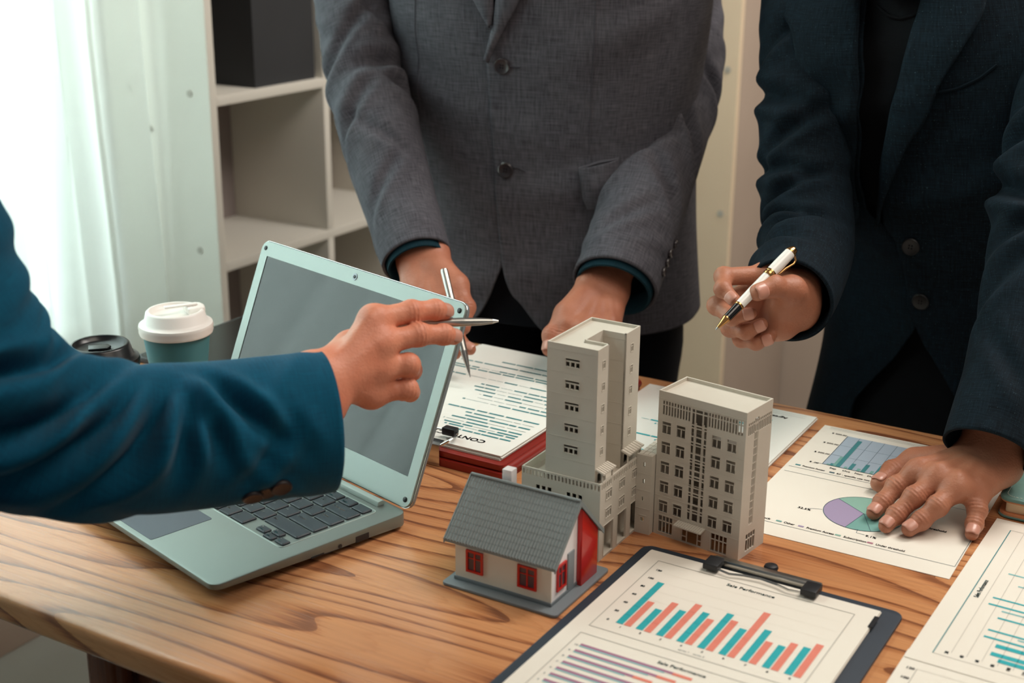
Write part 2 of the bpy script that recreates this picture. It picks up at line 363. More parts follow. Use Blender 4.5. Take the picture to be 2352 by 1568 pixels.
# ------------------------------------------------------------------ papers
E3 = .00025
def sheet_mesh(w, h, z0, z1, curl=0, nx=12, ny=16):
    mb = MB(); vs = []; fs = []
    for j in range(ny+1):
        for i in range(nx+1):
            x, y = w*i/nx, -h*j/ny
            vs.append((x, y, z1 + curl * max(0, (i/nx-.8)/.2)**2 * max(0, (j/ny-.75)/.25)**2))
    mb.add(vs, [(j*(nx+1)+i, (j+1)*(nx+1)+i, (j+1)*(nx+1)+i+1, j*(nx+1)+i+1) for j in range(ny) for i in range(nx)])
    return mb
def sheet(parent, w, h, z, th=.00025, mat='paper', dx=0, dy=0, rz=0):
    o = MB().box(0, w, -h, 0, 0, th).build('sheet', mat, parent); o.location = (dx, dy, z); o.rotation_euler = (0, 0, rz); return o
mm = lambda *a: [x / 1000 for x in a]

# --- report page with the bar chart and the pie, under the hand
o0 = P(1667, 1202, T + .001); A1 = math.radians(-30.4)
pie = empty('printed_report', o0 - Z * (o0[2] - T), A1); tag(pie, 'white report page with a pie chart and small bar chart under the flat hand', 'paper')
MB().box(0, .21, 0, .297, .0002, .0006).build('sheet', 'paper', pie)
z = .0006 + E3
bg = MB(); bg.quad(.0328, .150, .1878, .277, z); bg.build('chart_panel', 'ink_slate', pie)
ln = MB()
for k in range(9): x = .0328 + .0138*k; ln.line(x, .1878, x, .277, .0004, z+E3*.5)
for y in (.2175, .247): ln.line(.0328, y, .150, y, .00035, z+E3*.5)
ln.line(.0328, .1878, .0328, .277, .0006, z+E3*.5).line(.026, .1878, .150, .1878, .0006, z+E3*.5)
for y in (.165, .151): ln.line(.004, y, .205, y, .0005, z)
ln.line(.008, .2925, .2, .2925, .0005, z).line(.008, .2885, .2, .2885, .0003, z)
ln.line(.0, .026, .2085, .026, .0005, z).line(.2085, .026, .2095, .165, .0005, z)
ln.line(.0563, .0748, .0600, .0763, .0005, z).line(.0600, .0763, .0686, .0794, .0005, z)
ln.line(.1115, .0545, .1125, .0465, .0005, z).line(.1125, .0465, .1205, .0462, .0005, z)
ln.build('printed_lines', 'ink_dark', pie)
br = MB()
for x, y1, w_ in ((.0405, .194, .003), (.0468, .269, .0035), (.0600, .2048, .0032), (.0735, .2095, .0032), (.0873, .214, .0032)): br.quad(x, x+w_+.0012, .1878, y1, z+E3)
br.quad(.1010, .1052, .1878, .222, z+E3); br.build('printed_bars', 'ink_darkteal', pie)
b2 = MB()
for x, y1 in ((.0372, .1905), (.0436, .216), (.0556, .1925), (.0690, .1945), (.0828, .1955), (.0965, .196)): b2.quad(x, x+.0032, .1878, y1, z+E3*1.5)
b2.build('printed_bars', 'ink_pie_teal', pie)
tx = MB()
for y, s_ in ((.2755, '$ 200.00'), (.2450, '$ 200.00'), (.2145, '$ 200.00'), (.1855, '$ .00')): put_text(tx, s_, .0145 if len(s_) > 6 else .019, y, z, .0048, bold=.00015)
for x, s_ in ((.0425, 'Sep'), (.0562, 'Oct'), (.0692, 'Nov'), (.0825, 'Dec'), (.0965, 'Jan')): put_text(tx, s_, x, .1800, z, .0052, bold=.00015)
put_text(tx, 'Premium Access', .0165, .1700, z, .0048, width=.024, bold=.0002); put_text(tx, 'RF - specific use not available', .0535, .1690, z, .0048, width=.050, bold=.0002)
put_text(tx, '32.5%', .0462, .0700, z, .0055, bold=.0002); put_text(tx, '9.1%', .1215, .0430, z, .0055, bold=.0002); put_text(tx, 'Under threshold', .1540, .0905, z, .0055, width=.0305, bold=.0003)
for x, s_, w_ in ((.0235, 'Pack', .009), (.0462, 'Other', .0105), (.0685, 'Premium Access', .0265), (.1045, 'Subscription', .0215), (.1350, 'Under threshold', .0265)): put_text(tx, s_, x, .0305, z, .0052, width=w_, bold=.0002)
stuff(tx.build('printed_text', 'ink_black', pie))
def swatch(x, y, mat): MB().quad(x, x+.0055, y, y+.003, z).build('legend_swatch', mat, pie)
for x, y, m_ in ((.0090, .1705, 'ink_darkteal'), (.0460, .1695, 'ink_dark'), (.0385, .0310, 'ink_pie_teal'), (.0605, .0310, 'ink_pie_violet'), (.0965, .0310, 'ink_pie_green'), (.1270, .0310, 'ink_pink')): swatch(x, y, m_)
pcx, pcy, pr = .1065, .0905, .0385
def pie_slice(a0, a1, m_):
    n = max(3, int(abs(a1-a0)/5)); pts = [(pcx, pcy)] + [(pcx + pr*math.cos(math.radians(a0+(a1-a0)*k/n)), pcy + pr*math.sin(math.radians(a0+(a1-a0)*k/n))) for k in range(n+1)]
    MB().poly(pts, z).build('pie_slice', m_, pie)
pie_slice(146, 260, 'ink_pie_violet'); pie_slice(260, 296, 'ink_pie_teal'); pie_slice(296, 345, 'ink_pie_teal'); pie_slice(-15, 146, 'ink_pie_green')
pl = MB()
for a in (146, 260, 296, 345): pl.line(pcx, pcy, pcx + pr*math.cos(math.radians(a)), pcy + pr*math.sin(math.radians(a)), .0005, z+E3*.6)
for k in range(60): a, b = 2*math.pi*k/60, 2*math.pi*(k+1)/60; pl.line(pcx+pr*math.cos(a), pcy+pr*math.sin(a), pcx+pr*math.cos(b), pcy+pr*math.sin(b), .0006, z+E3*.6)
pl.build('pie_outline', 'ink_dark', pie)

# --- stack of sheets behind the two model towers
s0 = P(1877, 958, T + .005)
stk = empty('paper_stack', s0 - Z * (s0[2] - T), math.radians(149.5)); tag(stk, 'thick stack of white printed sheets behind the shorter grey model building', 'paper stack')
sd = np.array([math.cos(math.radians(-30.5)), math.sin(math.radians(-30.5))])
for k in range(5): sheet(stk, .21, .297, .0003 + k*.001, .0009, 'paper_cool', .0007*math.sin(k*2.1), .297 + .0006*math.cos(k*1.7), .003*math.sin(k*3))
z = .0053 + E3
def text_rows(mb, rnd, x0, x1, y, h, z, gap=.3):
    x = x0
    while x < x1:
        w_ = rnd.uniform(.008, .03); w_ = min(w_, x1 - x)
        if rnd.random() > gap: mb.quad(x, x+w_, y, y+h, z)
        else: mb.quad(x, x+w_, y+h*.45, y+h*.65, z)
        x += w_ + rnd.uniform(.001, .003)
rnd = random.Random(5)
def row_obj(parent, mat, rnd, a_, b_, y, h, z, gap): m_ = MB(); text_rows(m_, rnd, a_, b_, y, h, z, gap); stuff(m_.build('text_line', mat, parent))
for a_, b_, y in ((.060, .150, .036), (.062, .140, .043), (.064, .16, .061), (.066, .14, .068), (.066, .15, .098), (.068, .17, .106), (.07, .15, .114), (.05, .17, .15), (.05, .13, .158), (.05, .19, .19), (.06, .15, .20), (.05, .16, .23)): row_obj(stk, 'ink_teal', rnd, a_, b_, y, .0032, z, .15)
for y in (.036, .061, .083, .106): MB().quad(.040, .045, y, y+.004, z).build('bullet', 'ink_teal', stk)
tx = MB(); put_text(tx, 'Agreements', .0275, .020, z, .0075, bold=.0003); tx.build('heading', 'ink_black', stk)
for y in (.0065, .0125): MB().line(.010, y, .195, y, .0004, z).build('printed_line', 'ink_greyline', stk)
# --- contract on its red board
k0 = P(1150, 1047, T + .022)
con = empty('red_folder', k0 - Z * (k0[2] - T), math.radians(149.3)); tag(con, 'dark red folder board holding the clipped contract, beside the laptop', 'folder')
MB().prism(rrect(-.012, .222, -.309, .013, .006, 4), .0, .0085).build('lower_board', 'red_board', con, bevel=.0012)
MB().prism(rrect(-.009, .219, -.306, .010, .006, 4), .0098, .0165).build('upper_board', 'red_board', con, bevel=.0012)
mb = MB(); mb.tube([(-.0085, .008, .0092), (-.0085, -.304, .0092)], .0062, 14); mb.build('spine', 'red_board', con, smooth=True)
pg = empty('contract', k0 - Z * (k0[2] - T), math.radians(149.3)); tag(pg, 'white contract pages with teal text lines and the upside-down title CONTRACT', 'document')
for k in range(5): sheet(pg, .21, .297, .0167 + k*.0011, .0008, 'paper_cool', .0012*math.sin(k*2.4), .0011*math.sin(k*1.3+1), .004*math.sin(k*2.7))
z = .0167 + 4*.0011 + .0008 + E3; rnd = random.Random(3)
rows = [(.0117, .0935, -.0405), (.0112, .100, -.0485), (.0109, .105, -.0545), (.0105, .11, -.0620), (.0105, .105, -.0705), (.0102, .093, -.0790), (.010, .098, -.0880), (.0095, .1272, -.0975), (.0136, .124, -.122), (.012, .11, -.132), (.012, .1145, -.1425), (.012, .1285, -.153), (.012, .134, -.163), (.0125, .131, -.173), (.012, .1845, -.191), (.012, .199, -.213), (.012, .2, -.220), (.012, .14, -.237), (.10, .2, -.237), (.012, .15, -.252), (.012, .09, -.258)]
for a_, b_, y in rows: row_obj(pg, 'ink_darkteal', rnd, a_, b_, y, .0030, z, .3)
tx = MB(); put_text(tx, 'CONTRACT', .0326, -.0265, z, .0105, width=.066, bold=.0006); tx.build('title', 'ink_black', pg)
bc = empty('binder_clip', uvz(0, 0, 0), 0); tag(bc, 'chrome clip with black grip on the near edge of the red folder', 'clip')
bc.location = con.location; bc.rotation_euler = con.rotation_euler
MB().extr([(.0135, .0005), (.0150, .0005), (.0150, .0245), (.004, .0265), (.004, .0252), (.0135, .0232)], .066, .140).build('clip_plate', 'chrome', bc, bevel=.0005)
for m_ in (1, -1):
    MB().tube([(.103 + m_*(x-.103), y, z_) for x, y, z_ in ((.066, .012, .0235), (.058, .009, .0290), (.056, -.003, .0310), (.060, -.012, .0300), (.075, -.014, .0285))], .0014, 8).build('wire_loop', 'chrome', bc, smooth=True)
for x in (.062, .134): MB().box(x, x+.016, -.0175, -.0075, .0262, .0345).build('grip', 'black_plastic', bc, bevel=.0015)
MB().tube([(.070, -.0125, .0300), (.140, -.0125, .0300)], .0012, 8).build('bar', 'chrome', bc, smooth=True)

# --- navy clipboard with the sales chart
q0 = P(1497, 1258, T + .008); A2 = math.radians(-31)
cb = empty('clipboard', q0 - Z * (q0[2] - T), A2); tag(cb, 'navy clipboard under the sales bar chart in the foreground', 'clipboard')
MB().prism(rrect(-.012, .227, -.330, .013, .010, 5), 0, .0035).build('board', 'navy_board', cb, bevel=.001)
cl = MB().extr([(.004, .0036), (.012, .0036), (.0125, .010), (.0105, .0125), (.004, .0125), (.003, .010)], .058, .156).build('clip', 'steel', cb, bevel=.0008)
wr = MB(); pts = [(.0635, .004, .0115), (.067, -.010, .0105), (.080, -.0125, .0100), (.092, -.0085, .0100), (.107, -.0065, .0100), (.122, -.0085, .0100), (.134, -.0125, .0100), (.146, -.0115, .0105), (.150, .004, .0115)]
wr.tube(pts, .0011, 8); wr.build('wire', 'chrome', cl, smooth=True)
for x0 in (.0555, .1445): MB().prism([(x0, -.014), (x0+.014, -.014), (x0+.014, -.0075), (x0+.0135 if x0 < .1 else x0+.014, .004), (x0, .004)], .0090, .0150).build('corner_grip', 'black_plastic', cl, bevel=.0012)
kn = MB(); kn.lathe([(.0025, 0), (.0025, .004), (.0058, .005), (.0065, .0075), (.0055, .0095), (.003, .0105), (.001, .0105)], 20, (.1075, .0165, .0036)); kn.build('hook_knob', 'black_plastic', cl, smooth=True)
pgs = empty('sales_report', q0 - Z * (q0[2] - T), A2); tag(pgs, 'white page of teal and salmon bar charts titled Sale Performance on the clipboard', 'paper')
for k in range(4): sheet(pgs, .21, .297, .0037 + k*.0008, .0006, 'paper', .0009*math.sin(k*2.2), .0006*math.sin(k*1.9), .002*math.sin(k*2.1))
MB().box(.2088, .2128, -.032, -.0125, .0072, .0078).build('index_tab', 'black_plastic', pgs)
z = .0037 + 3*.0008 + .0006 + E3
ln = MB()
def frame(mb, x0, x1, y0, y1, w=.0007):
    mb.line(x0, y0, x1, y0, w, z); mb.line(x0, y1, x1, y1, w, z); mb.line(x0, y0, x0, y1, w, z); mb.line(x1, y0, x1, y1, w, z)
frame(ln, .0150, .1935, -.1485, -.0172); frame(ln, .0145, .1935, -.290, -.1618)
ln.build('chart_frame', 'ink_greyline', pgs)
gl = MB()
for k in range(6): y = -.036 - .0163*k; gl.line(.029, y, .190, y, .00018, z)
gl.build('grid_lines', 'paper_edge', pgs)
base = -.1335; bw = .0062
tops = [-.0528, -.0955, -.0869, -.0798, -.0709, -.0880, -.0793, -.0961, -.0881]; rt = [-.0873, -.0785, -.0705, -.0877, -.0796, -.0534, -.0958, -.0874, -.0784]
for k in range(9):
    x = .0313 + .01795*k
    MB().quad(x, x+bw, base, tops[k], z).build('teal_bar', 'ink_teal', pgs)
    MB().quad(x+bw+.0010, x+2*bw+.0010, base, rt[k], z).build('salmon_bar', 'ink_salmon', pgs)
tx = MB(); put_text(tx, 'Sale Performance', .0836, -.0275, z, .0058, width=.043, bold=.0002); put_text(tx, 'Sale Performance', .0861, -.1715, z, .0055, width=.040, bold=.0002)
tx.build('chart_title', 'ink_darkteal', pgs)
tx = MB()
for k, s_ in enumerate(('120', '100', '80', '60', '40', '20', '0')): put_text(tx, s_, .0200 + .0012*(3-len(s_)), -.0350 - .0164*k, z, .0038, bold=.0003)
for k in range(9): put_text(tx, str(k+1), .0368 + .01795*k, -.1395, z, .0036, bold=.0002)
put_text(tx, 'series 1    series 2', .092, -.1455, z, .0034, width=.022)
for k in range(10): put_text(tx, str(10-k), .0185, -.1815 - .0098*k, z, .0034)
tx.build('axis_labels', 'ink_dark', pgs)
rnd = random.Random(8)
for k in range(11):
    y = -.1785 - .0098*k; e = (.103, .094, .079, .112, .09, .12, .10, .085, .11, .075, .09)[k]
    MB().quad(.0232, e, y-.0016, y+.0016, z).build('violet_bar', 'ink_purple', pgs)
    MB().quad(.0232, e-.006, y-.0032, y-.0016, z).build('pale_teal_bar', 'ink_lightteal', pgs)
    MB().quad(e, e+.016, y-.0022, y+.0016, z).build('salmon_bar', 'ink_salmon', pgs)

# --- chart sheets at the right edge
w0 = P(2290, 1192, T); A3 = math.radians(-31)
def xy_sheet(name, lab, dz, loc, ang): e = empty(name, loc, ang); tag(e, lab, 'paper'); return e
sl = empty('chart_sheet', w0, math.radians(-32.2)); tag(sl, 'white sheet of thin teal bars titled Sales Performance beside the notebook', 'paper')
MB().box(0, .21, -.297, 0, .0008, .0012).build('sheet', 'paper', sl); z = .0012 + E3
ln = MB(); ln.line(.0175, -.0205, .0175, -.2795, .0009, z); ln.build('axis_line', 'ink_darkteal', sl)
gl = MB(); gl.line(.0175, -.0205, .2, -.0205, .0004, z).line(.0175, -.2795, .2, -.2795, .0004, z)
for k in range(14): x = .0300 + .01185*k; gl.line(x, -.0205, x, -.272, .00035, z)
gl.build('grid_lines', 'ink_greyline', sl)
tx = MB(); put_text(tx, 'Sales Performance', .0250, -.170, z, .0056, rot=math.pi/2, width=.036, bold=.0002); tx.build('chart_title', 'ink_darkteal', sl)
rows = [(.0365, -.111, .0022), (.0492, -.1305, .002), (.0355, -.162, .0024), (.0350, -.175, .0026), (.0477, -.1825, .0022), (.0475, -.1955, .0026), (.0455, -.219, .0026), (.0452, -.2313, .0028), (.070, -.2235, .0022), (.0570, -.2415, .006), (.0565, -.2555, .006), (.0640, -.2635, .006), (.1, -.150, .0024), (.08, -.094, .0024)]
for x, y, h_ in rows: MB().quad(x, .19, y-h_/2, y+h_/2, z).build('teal_bar', 'ink_teal' if h_ > .0023 else 'ink_lightteal', sl)
tx = MB()
for k in range(14): put_text(tx, str(20*(k+1)), .0282 + .01185*k, -.2755, z, .0040, rot=math.pi/2, bold=.0003)
tx.build('axis_labels', 'ink_dark', sl)
s2 = empty('chart_sheet', w0 + nrm(V) * 0, math.radians(-31.6)); tag(s2, 'white chart sheet lying under the Sales Performance page at the lower right corner', 'paper')
s2.location = P(2076, 1506, T); s2.rotation_euler = (0, 0, math.radians(-31.5))
MB().box(-.0, .21, -.285, .012, .0001, .0005).build('sheet', 'paper', s2); z = .0005 + E3
ln = MB(); ln.line(.0145, -.0145, .0145, -.25, .0006, z).line(.0145, -.0145, .19, -.0145, .0003, z); ln.build('axis_line', 'ink_greyline', s2)
tx = MB(); put_text(tx, '120', .0060, -.0175, z, .0046, bold=.0003); put_text(tx, '100', .0060, -.0330, z, .0046, bold=.0003); put_text(tx, '80', .0075, -.049, z, .0046, bold=.0003); tx.build('axis_labels', 'ink_dark', s2)

# --- notebook
n0 = P(2284, 1180, T)
nb = empty('notebook', n0 + Z*0, math.radians(-31)); tag(nb, 'teal leather notebook with tan edges and pale stitching by the wrist', 'notebook')
nb.location = P(2287, 1186, T)
def slab(x0, x1, y0, y1, r): return rrect(x0, x1, y0, y1, r, 6)
MB().prism(slab(0, .145, 0, .21, .012), .0008, .0030).build('back_cover', 'leather_teal', nb, bevel=.0007)
MB().prism(slab(.0008, .1445, .0008, .2095, .0115), .0030, .0052).build('back_lining', 'leather_tan', nb)
MB().prism(slab(.0065, .142, .0060, .205, .004), .0052, .0165).build('page_block', 'page_block', nb, bevel=.0004)
MB().prism(slab(.0008, .1445, .0008, .2095, .0115), .0165, .0180).build('cover_lining', 'leather_tan', nb)
MB().prism(slab(0, .145, 0, .21, .012), .0180, .0215).build('front_cover', 'leather_cover', nb, bevel=.0012)
pts = slab(.006, .139, .006, .204, .0085); per = []
for i in range(len(pts)):
    a, b = np.array(pts[i]), np.array(pts[(i+1) % len(pts)]); L = np.linalg.norm(b-a); n_ = max(1, int(round(L/.0036)))
    for k in range(n_): per.append((a + (b-a)*(k+.15)/n_, a + (b-a)*(k+.8)/n_))
st = MB()
for a, b in per: st.tube([(a[0], a[1], .0216), ((a[0]+b[0])/2, (a[1]+b[1])/2, .0219), (b[0], b[1], .0216)], .00035, 5)
stuff(st.build('stitching', 'stitch', nb))

# ------------------------------------------------------------------ laptop
lr = P(937, 1172, T + .018); ln0 = P(497, 1356, T + .012); la = math.radians(44.1)
Lx = np.array([-math.sin(la), math.cos(la), 0]); By = np.array([math.cos(la), math.sin(la), 0])
LW, LD = .335, .212
lap = empty('laptop', lr - Z*(lr[2] - T), la + math.pi/2 - math.pi)   # local x: towards the right edge, y: to the hinge
lap.rotation_euler = (0, 0, la - math.pi/2)
tag(lap, 'open silver laptop with black keys in front of the teal sleeve', 'laptop')
# local frame: right hinge corner at (0,0); body spans x -LW..0, y -LD..0
bm_ = MB(); prof = rrect(-LW, 0, -LD, 0, .010, 6); top = lambda y: .0165 if y > -.1 else .0165
n_ = len(prof); zb_ = lambda y: .0035 + (-y/LD)*.0075
bm_.add([(p[0], p[1], zb_(p[1])) for p in prof] + [(p[0], p[1], .0165) for p in prof], [tuple(reversed(range(n_))), tuple(range(n_, 2*n_))] + [(i, (i+1) % n_, n_+(i+1) % n_, n_+i) for i in range(n_)]); bm_.build('base', 'laptop_alu', lap, bevel=.0012)
MB().prism(rrect(-LW+.008, -.008, -LD*.45, -.006, .008, 4), .0012, .0045).build('underside', 'laptop_edge', lap)
for x, y in ((-.03, -.02), (-LW+.03, -.02), (-.03, -LD+.03), (-LW+.03, -LD+.03)): MB().lathe([(.006, 0), (.006, .0012 if y > -.1 else .0098)], 16, (x, y, 0)).build('rubber_foot', 'black_plastic', lap)
zt = .0165
# recessed keyboard tray: rim of thin lips round the keys
kx0, kx1, ky0, ky1 = -LW+.022, -.020, -.130, -.021
MB().prism(rrect(kx0, kx1, ky0, ky1, .003, 4), zt, zt+.0002).build('key_tray', 'laptop_alu', lap)
rim = MB(); pr_ = rrect(kx0, kx1, ky0, ky1, .004, 4); rim.tube([(p[0], p[1], zt) for p in pr_ + pr_[:1]], .0007, 6); rim.build('tray_rim', 'laptop_bezel', lap, smooth=True)
MB().prism(rrect(-LW/2-.055, -LW/2+.055, -LD+.006, -.142, .002, 3), zt, zt+.0003).build('trackpad', 'trackpad', lap)
hb = MB(); hb.extr([(-.0145, zt), (-.006, zt), (-.005, zt+.0035), (-.0075, zt+.005), (-.0130, zt+.0045)], -LW+.03, -.028); hb.build('hinge_bar', 'laptop_bezel', lap, bevel=.0006)
# ports on the right side
for y0, y1, z0, z1, nm in ((-.062, -.047, .0055, .0115, 'usb_port'), (-.112, -.098, .0070, .0085, 'card_slot')): MB().box(-.0005, .0004, y0, y1, z0, z1).build(nm, 'black_plastic', lap)
jk = MB(); jk.add([(.0004, -.080 + .0022*math.cos(a*math.pi/8), .0085 + .0022*math.sin(a*math.pi/8)) for a in range(16)], [tuple(range(16))]); jk.build('audio_jack', 'black_plastic', lap)
_km = {}
def key(w, d):
    if (w, d) not in _km:
        m_ = MB(); a = .0009; pts0 = rrect(-w/2, w/2, -d/2, d/2, .0012, 2); pts1 = rrect(-w/2+a, w/2-a, -d/2+a, d/2-a, .0010, 2); n = len(pts0)
        m_.add([(p[0], p[1], 0) for p in pts0] + [(p[0], p[1], .0011) for p in pts0] + [(p[0], p[1], .0019) for p in pts1], [(i, (i+1) % n, n+(i+1) % n, n+i) for i in range(n)] + [(n+i, n+(i+1) % n, 2*n+(i+1) % n, 2*n+i) for i in range(n)] + [tuple(range(2*n, 3*n))])
        me = m_.mesh('key'); me.materials.append(M['key_cap']); _km[(w, d)] = me
    return _km[(w, d)]
def put_key(x, y, w, d, leg=None, leg2=None, size=.0032):
    o = link('key', key(round(w, 5), round(d, 5)), lap); o.location = (x, y, zt + .0003)
    if leg:
        t = MB(); put_text(t, leg, -w/2+.0022, d*.10 if leg2 or len(leg) < 3 else -.0008, .0020, size, bold=.00012); t.build('legend', 'key_print', o)
    if leg2:
        t = MB(); put_text(t, leg2, -w/2+.0035, -d/2+.0018, .0020, size*.85, bold=.0001); t.build('legend', 'key_print_teal', o)
X1 = kx1 - .003; pit = .0188; gx = .0024
ry = [-.0290, -.0450, -.0640, -.0828, -.1016, -.1204]
# function row
fw = (X1 - (kx0+.003)) / 14
fl = ['Esc', 'F1', 'F2', 'F3', 'F4', 'F5', 'F6', 'F7', 'F8', 'F9', 'F10', 'F11', 'F12', '']
for k in range(14): put_key(kx0+.003+fw*(k+.5), ry[0], fw-gx, .0115, fl[k] or None, {11: 'PrtSc', 12: 'NumLk'}.get(k), .0030)
def row(y, items, d=.0164):
    tot = sum(w for w, _ in items); x = kx0 + .003; s_ = (X1 - x) / tot
    for w, t_ in items:
        if t_ != '-': put_key(x + w*s_/2, y, w*s_-gx, d, t_ or None, None, .0036)
        x += w*s_
row(ry[1], [(1, '`')] + [(1, c) for c in '1234567890'] + [(1, '- _'), (1, '= +'), (2, '<- Backspace')])
row(ry[2], [(1.5, 'Tab')] + [(1, c) for c in 'QWERTYUIOP'] + [(1, '[ {'), (1, '] }'), (1.5, 'Delete')])
row(ry[3], [(1.8, 'Caps')] + [(1, c) for c in 'ASDFGHJKL'] + [(1, '; :'), (1, '\' "'), (2.2, '<-| Enter')])
row(ry[4], [(2.2, 'Shift')] + [(1, c) for c in 'ZXCVBNM'] + [(1, ', <'), (1, '. >'), (1, '/ ?'), (2.8, 'Shift')])
row(ry[5], [(1.2, 'Ctrl'), (1, 'Fn'), (1, 'Win'), (1, 'Alt'), (5.5, ''), (1, 'Alt'), (1.2, '/ |'), (3.1, '-')])
ax = X1 - .0052
put_key(ax - .0320, ry[5]-.0002, .0135, .0088, '<', 'Home', .0024); put_key(ax - .0160, ry[5]+.0048, .0135, .0078, '^', 'PgUp', .0024); put_key(ax - .0160, ry[5]-.0043, .0135, .0078, 'v', 'PgDn', .0024); put_key(ax, ry[5]-.0022, .0135, .0088, '>', 'End', .0024)
# lid
LH = .204; tilt = math.radians(112)
# built lying closed (towards -y), then opened about the hinge
lid = MB().prism(rrect(-LW, 0, -LH, -.001, .010, 6), .0030, .0066).build('lid', 'laptop_edge', lap, bevel=.001)
lid.location = (0, 0, .0165); lid.rotation_euler = (-tilt, 0, 0)
bz = MB(); outer = rrect(-LW+.001, -.001, -LH+.001, -.002, .009, 6); sx0, sx1, sy0, sy1 = -LW+.0135, -.0135, -LH+.0165, -.0305
# bezel as a ring: outer contour to inner rectangle
inner = rrect(sx0, sx1, sy0, sy1, .0004, 6); n = len(outer)
bz.add([(p[0], p[1], .0002) for p in outer] + [(p[0], p[1], .0002) for p in inner] + [(p[0], p[1], .0030) for p in outer] + [(p[0], p[1], .0012) for p in inner],
       [(i, n+i, n+(i+1) % n, (i+1) % n) for i in range(n)] + [(i, (i+1) % n, 2*n+(i+1) % n, 2*n+i) for i in range(n)] + [(n+i, 3*n+i, 3*n+(i+1) % n, n+(i+1) % n) for i in range(n)])
bz.build('bezel', 'laptop_bezel', lid)
MB().box(sx0, sx1, sy0, sy1, .0009, .0028).build('screen', 'screen_glass', lid)
ed = MB(); pr_ = rrect(-LW, 0, -LH, -.001, .010, 6); ed.tube([(p[0], p[1], .0026) for p in pr_ + pr_[:1]], .0005, 6); ed.build('trim', 'chrome', lid, smooth=True)
for x, y, r_ in ((-.008, -LH+.0085, .0026), (-LW+.008, -LH+.0085, .0026), (-.0085, -.0095, .0026), (-LW+.0085, -.0095, .0026)): MB().lathe([(r_, .0003), (r_, -.0004), (r_*.7, -.0008)], 20, (x, y, 0)).build('rubber_bumper', 'black_plastic', lid, smooth=True)
cmr = MB().lathe([(.0036, .0002), (.0036, -.0003), (.0028, -.0004)], 24, (-LW/2-.0, -LH+.0085, 0)).build('webcam', 'laptop_edge', lid, smooth=True)
MB().lathe([(.0017, 0), (.0017, -.0008)], 16, (-LW/2, -LH+.0085, 0)).build('lens', 'black_gloss', lid)
# ------------------------------------------------------------------ dark tablet behind the laptop
tb = empty('tablet', P(520, 800, T), RZ); tag(tb, 'black glossy tablet lying on the desk behind the laptop lid', 'tablet')
tb.location = uvz(-1.118, 1.315, T)
MB().prism(rrect(-.127, .075, -.160, .118, .008, 4), .0005, .0075).build('tablet_body', 'black_plastic', tb, bevel=.001)
MB().prism(rrect(-.122, .070, -.155, .113, .005, 4), .0075, .0079).build('screen', 'black_gloss', tb)
# ------------------------------------------------------------------ cups
def cup(name, label, loc, mat, lidm, h, r0, r1, rot):
    c = empty(name, loc, rot); tag(c, label, 'cup', 'takeaway coffee cups')
    MB().lathe([(r0-.002, .004), (r0, 0), (r0, .001), (r1, h), (r1-.001, h)], 56).build('cup_body', mat, c, smooth=True, angle=50)
    R = r1
    MB().lathe([(R-.001, h-.006), (R+.0025, h-.006), (R+.0035, h-.003), (R+.0030, h), (R+.0038, h+.002), (R+.0030, h+.0055), (R-.001, h+.007), (R-.0030, h+.009), (R-.0055, h+.0195), (R-.0075, h+.0215), (R-.0095, h+.0212), (R-.0115, h+.0165), (R-.014, h+.0150), (.001, h+.0150)], 64).build('lid', lidm, c, smooth=True, angle=55)
    return c, h, R
cp, hh, RR = cup('coffee_cup', 'teal paper coffee cup with a white plastic lid beside the laptop', D(404, 745, 1.555) * np.array([1, 1, 0]) + Z*T, 'cup_teal', 'lid_white', .094, .0275, .0385, .5)
# raised sip spout with its opening on the white lid
sp_ = MB(); sp_.prism([(.012, -.014), (RR-.006, -.011), (RR-.004, 0), (RR-.006, .011), (.012, .014)], hh+.0150, hh+.0235); sp_.build('spout', 'lid_white', cp, bevel=.003, seg=3)
MB().box(.020, .024, -.004, .004, hh+.0234, hh+.0240).build('sip_hole', 'paper_edge', cp)
MB().box(-.012, .026, -.0035, .0035, hh+.0238, hh+.0262).build('tear_tab', 'lid_white', cp, bevel=.001)
cp2, h2, R2 = cup('coffee_cup', 'brown paper coffee cup with a black lid half hidden by the teal sleeve', D(230, 806, 1.46) * np.array([1, 1, 0]) + Z*T, 'cup_brown', 'lid_black', .086, .0265, .0375, .3)
MB().prism([(-.012, -.008), (.008, -.008), (.012, 0), (.008, .008), (-.012, .008)], h2+.0150, h2+.0180).build('sip_flap', 'lid_black', cp2, bevel=.0012)
tx = MB(); put_text(tx, 'PUSH', -.007, .011, h2+.0151, .0048); put_text(tx, 'CAUTION HOT', -.012, -.016, h2+.0151, .0040); tx.build('embossed_text', 'button_black', cp2)
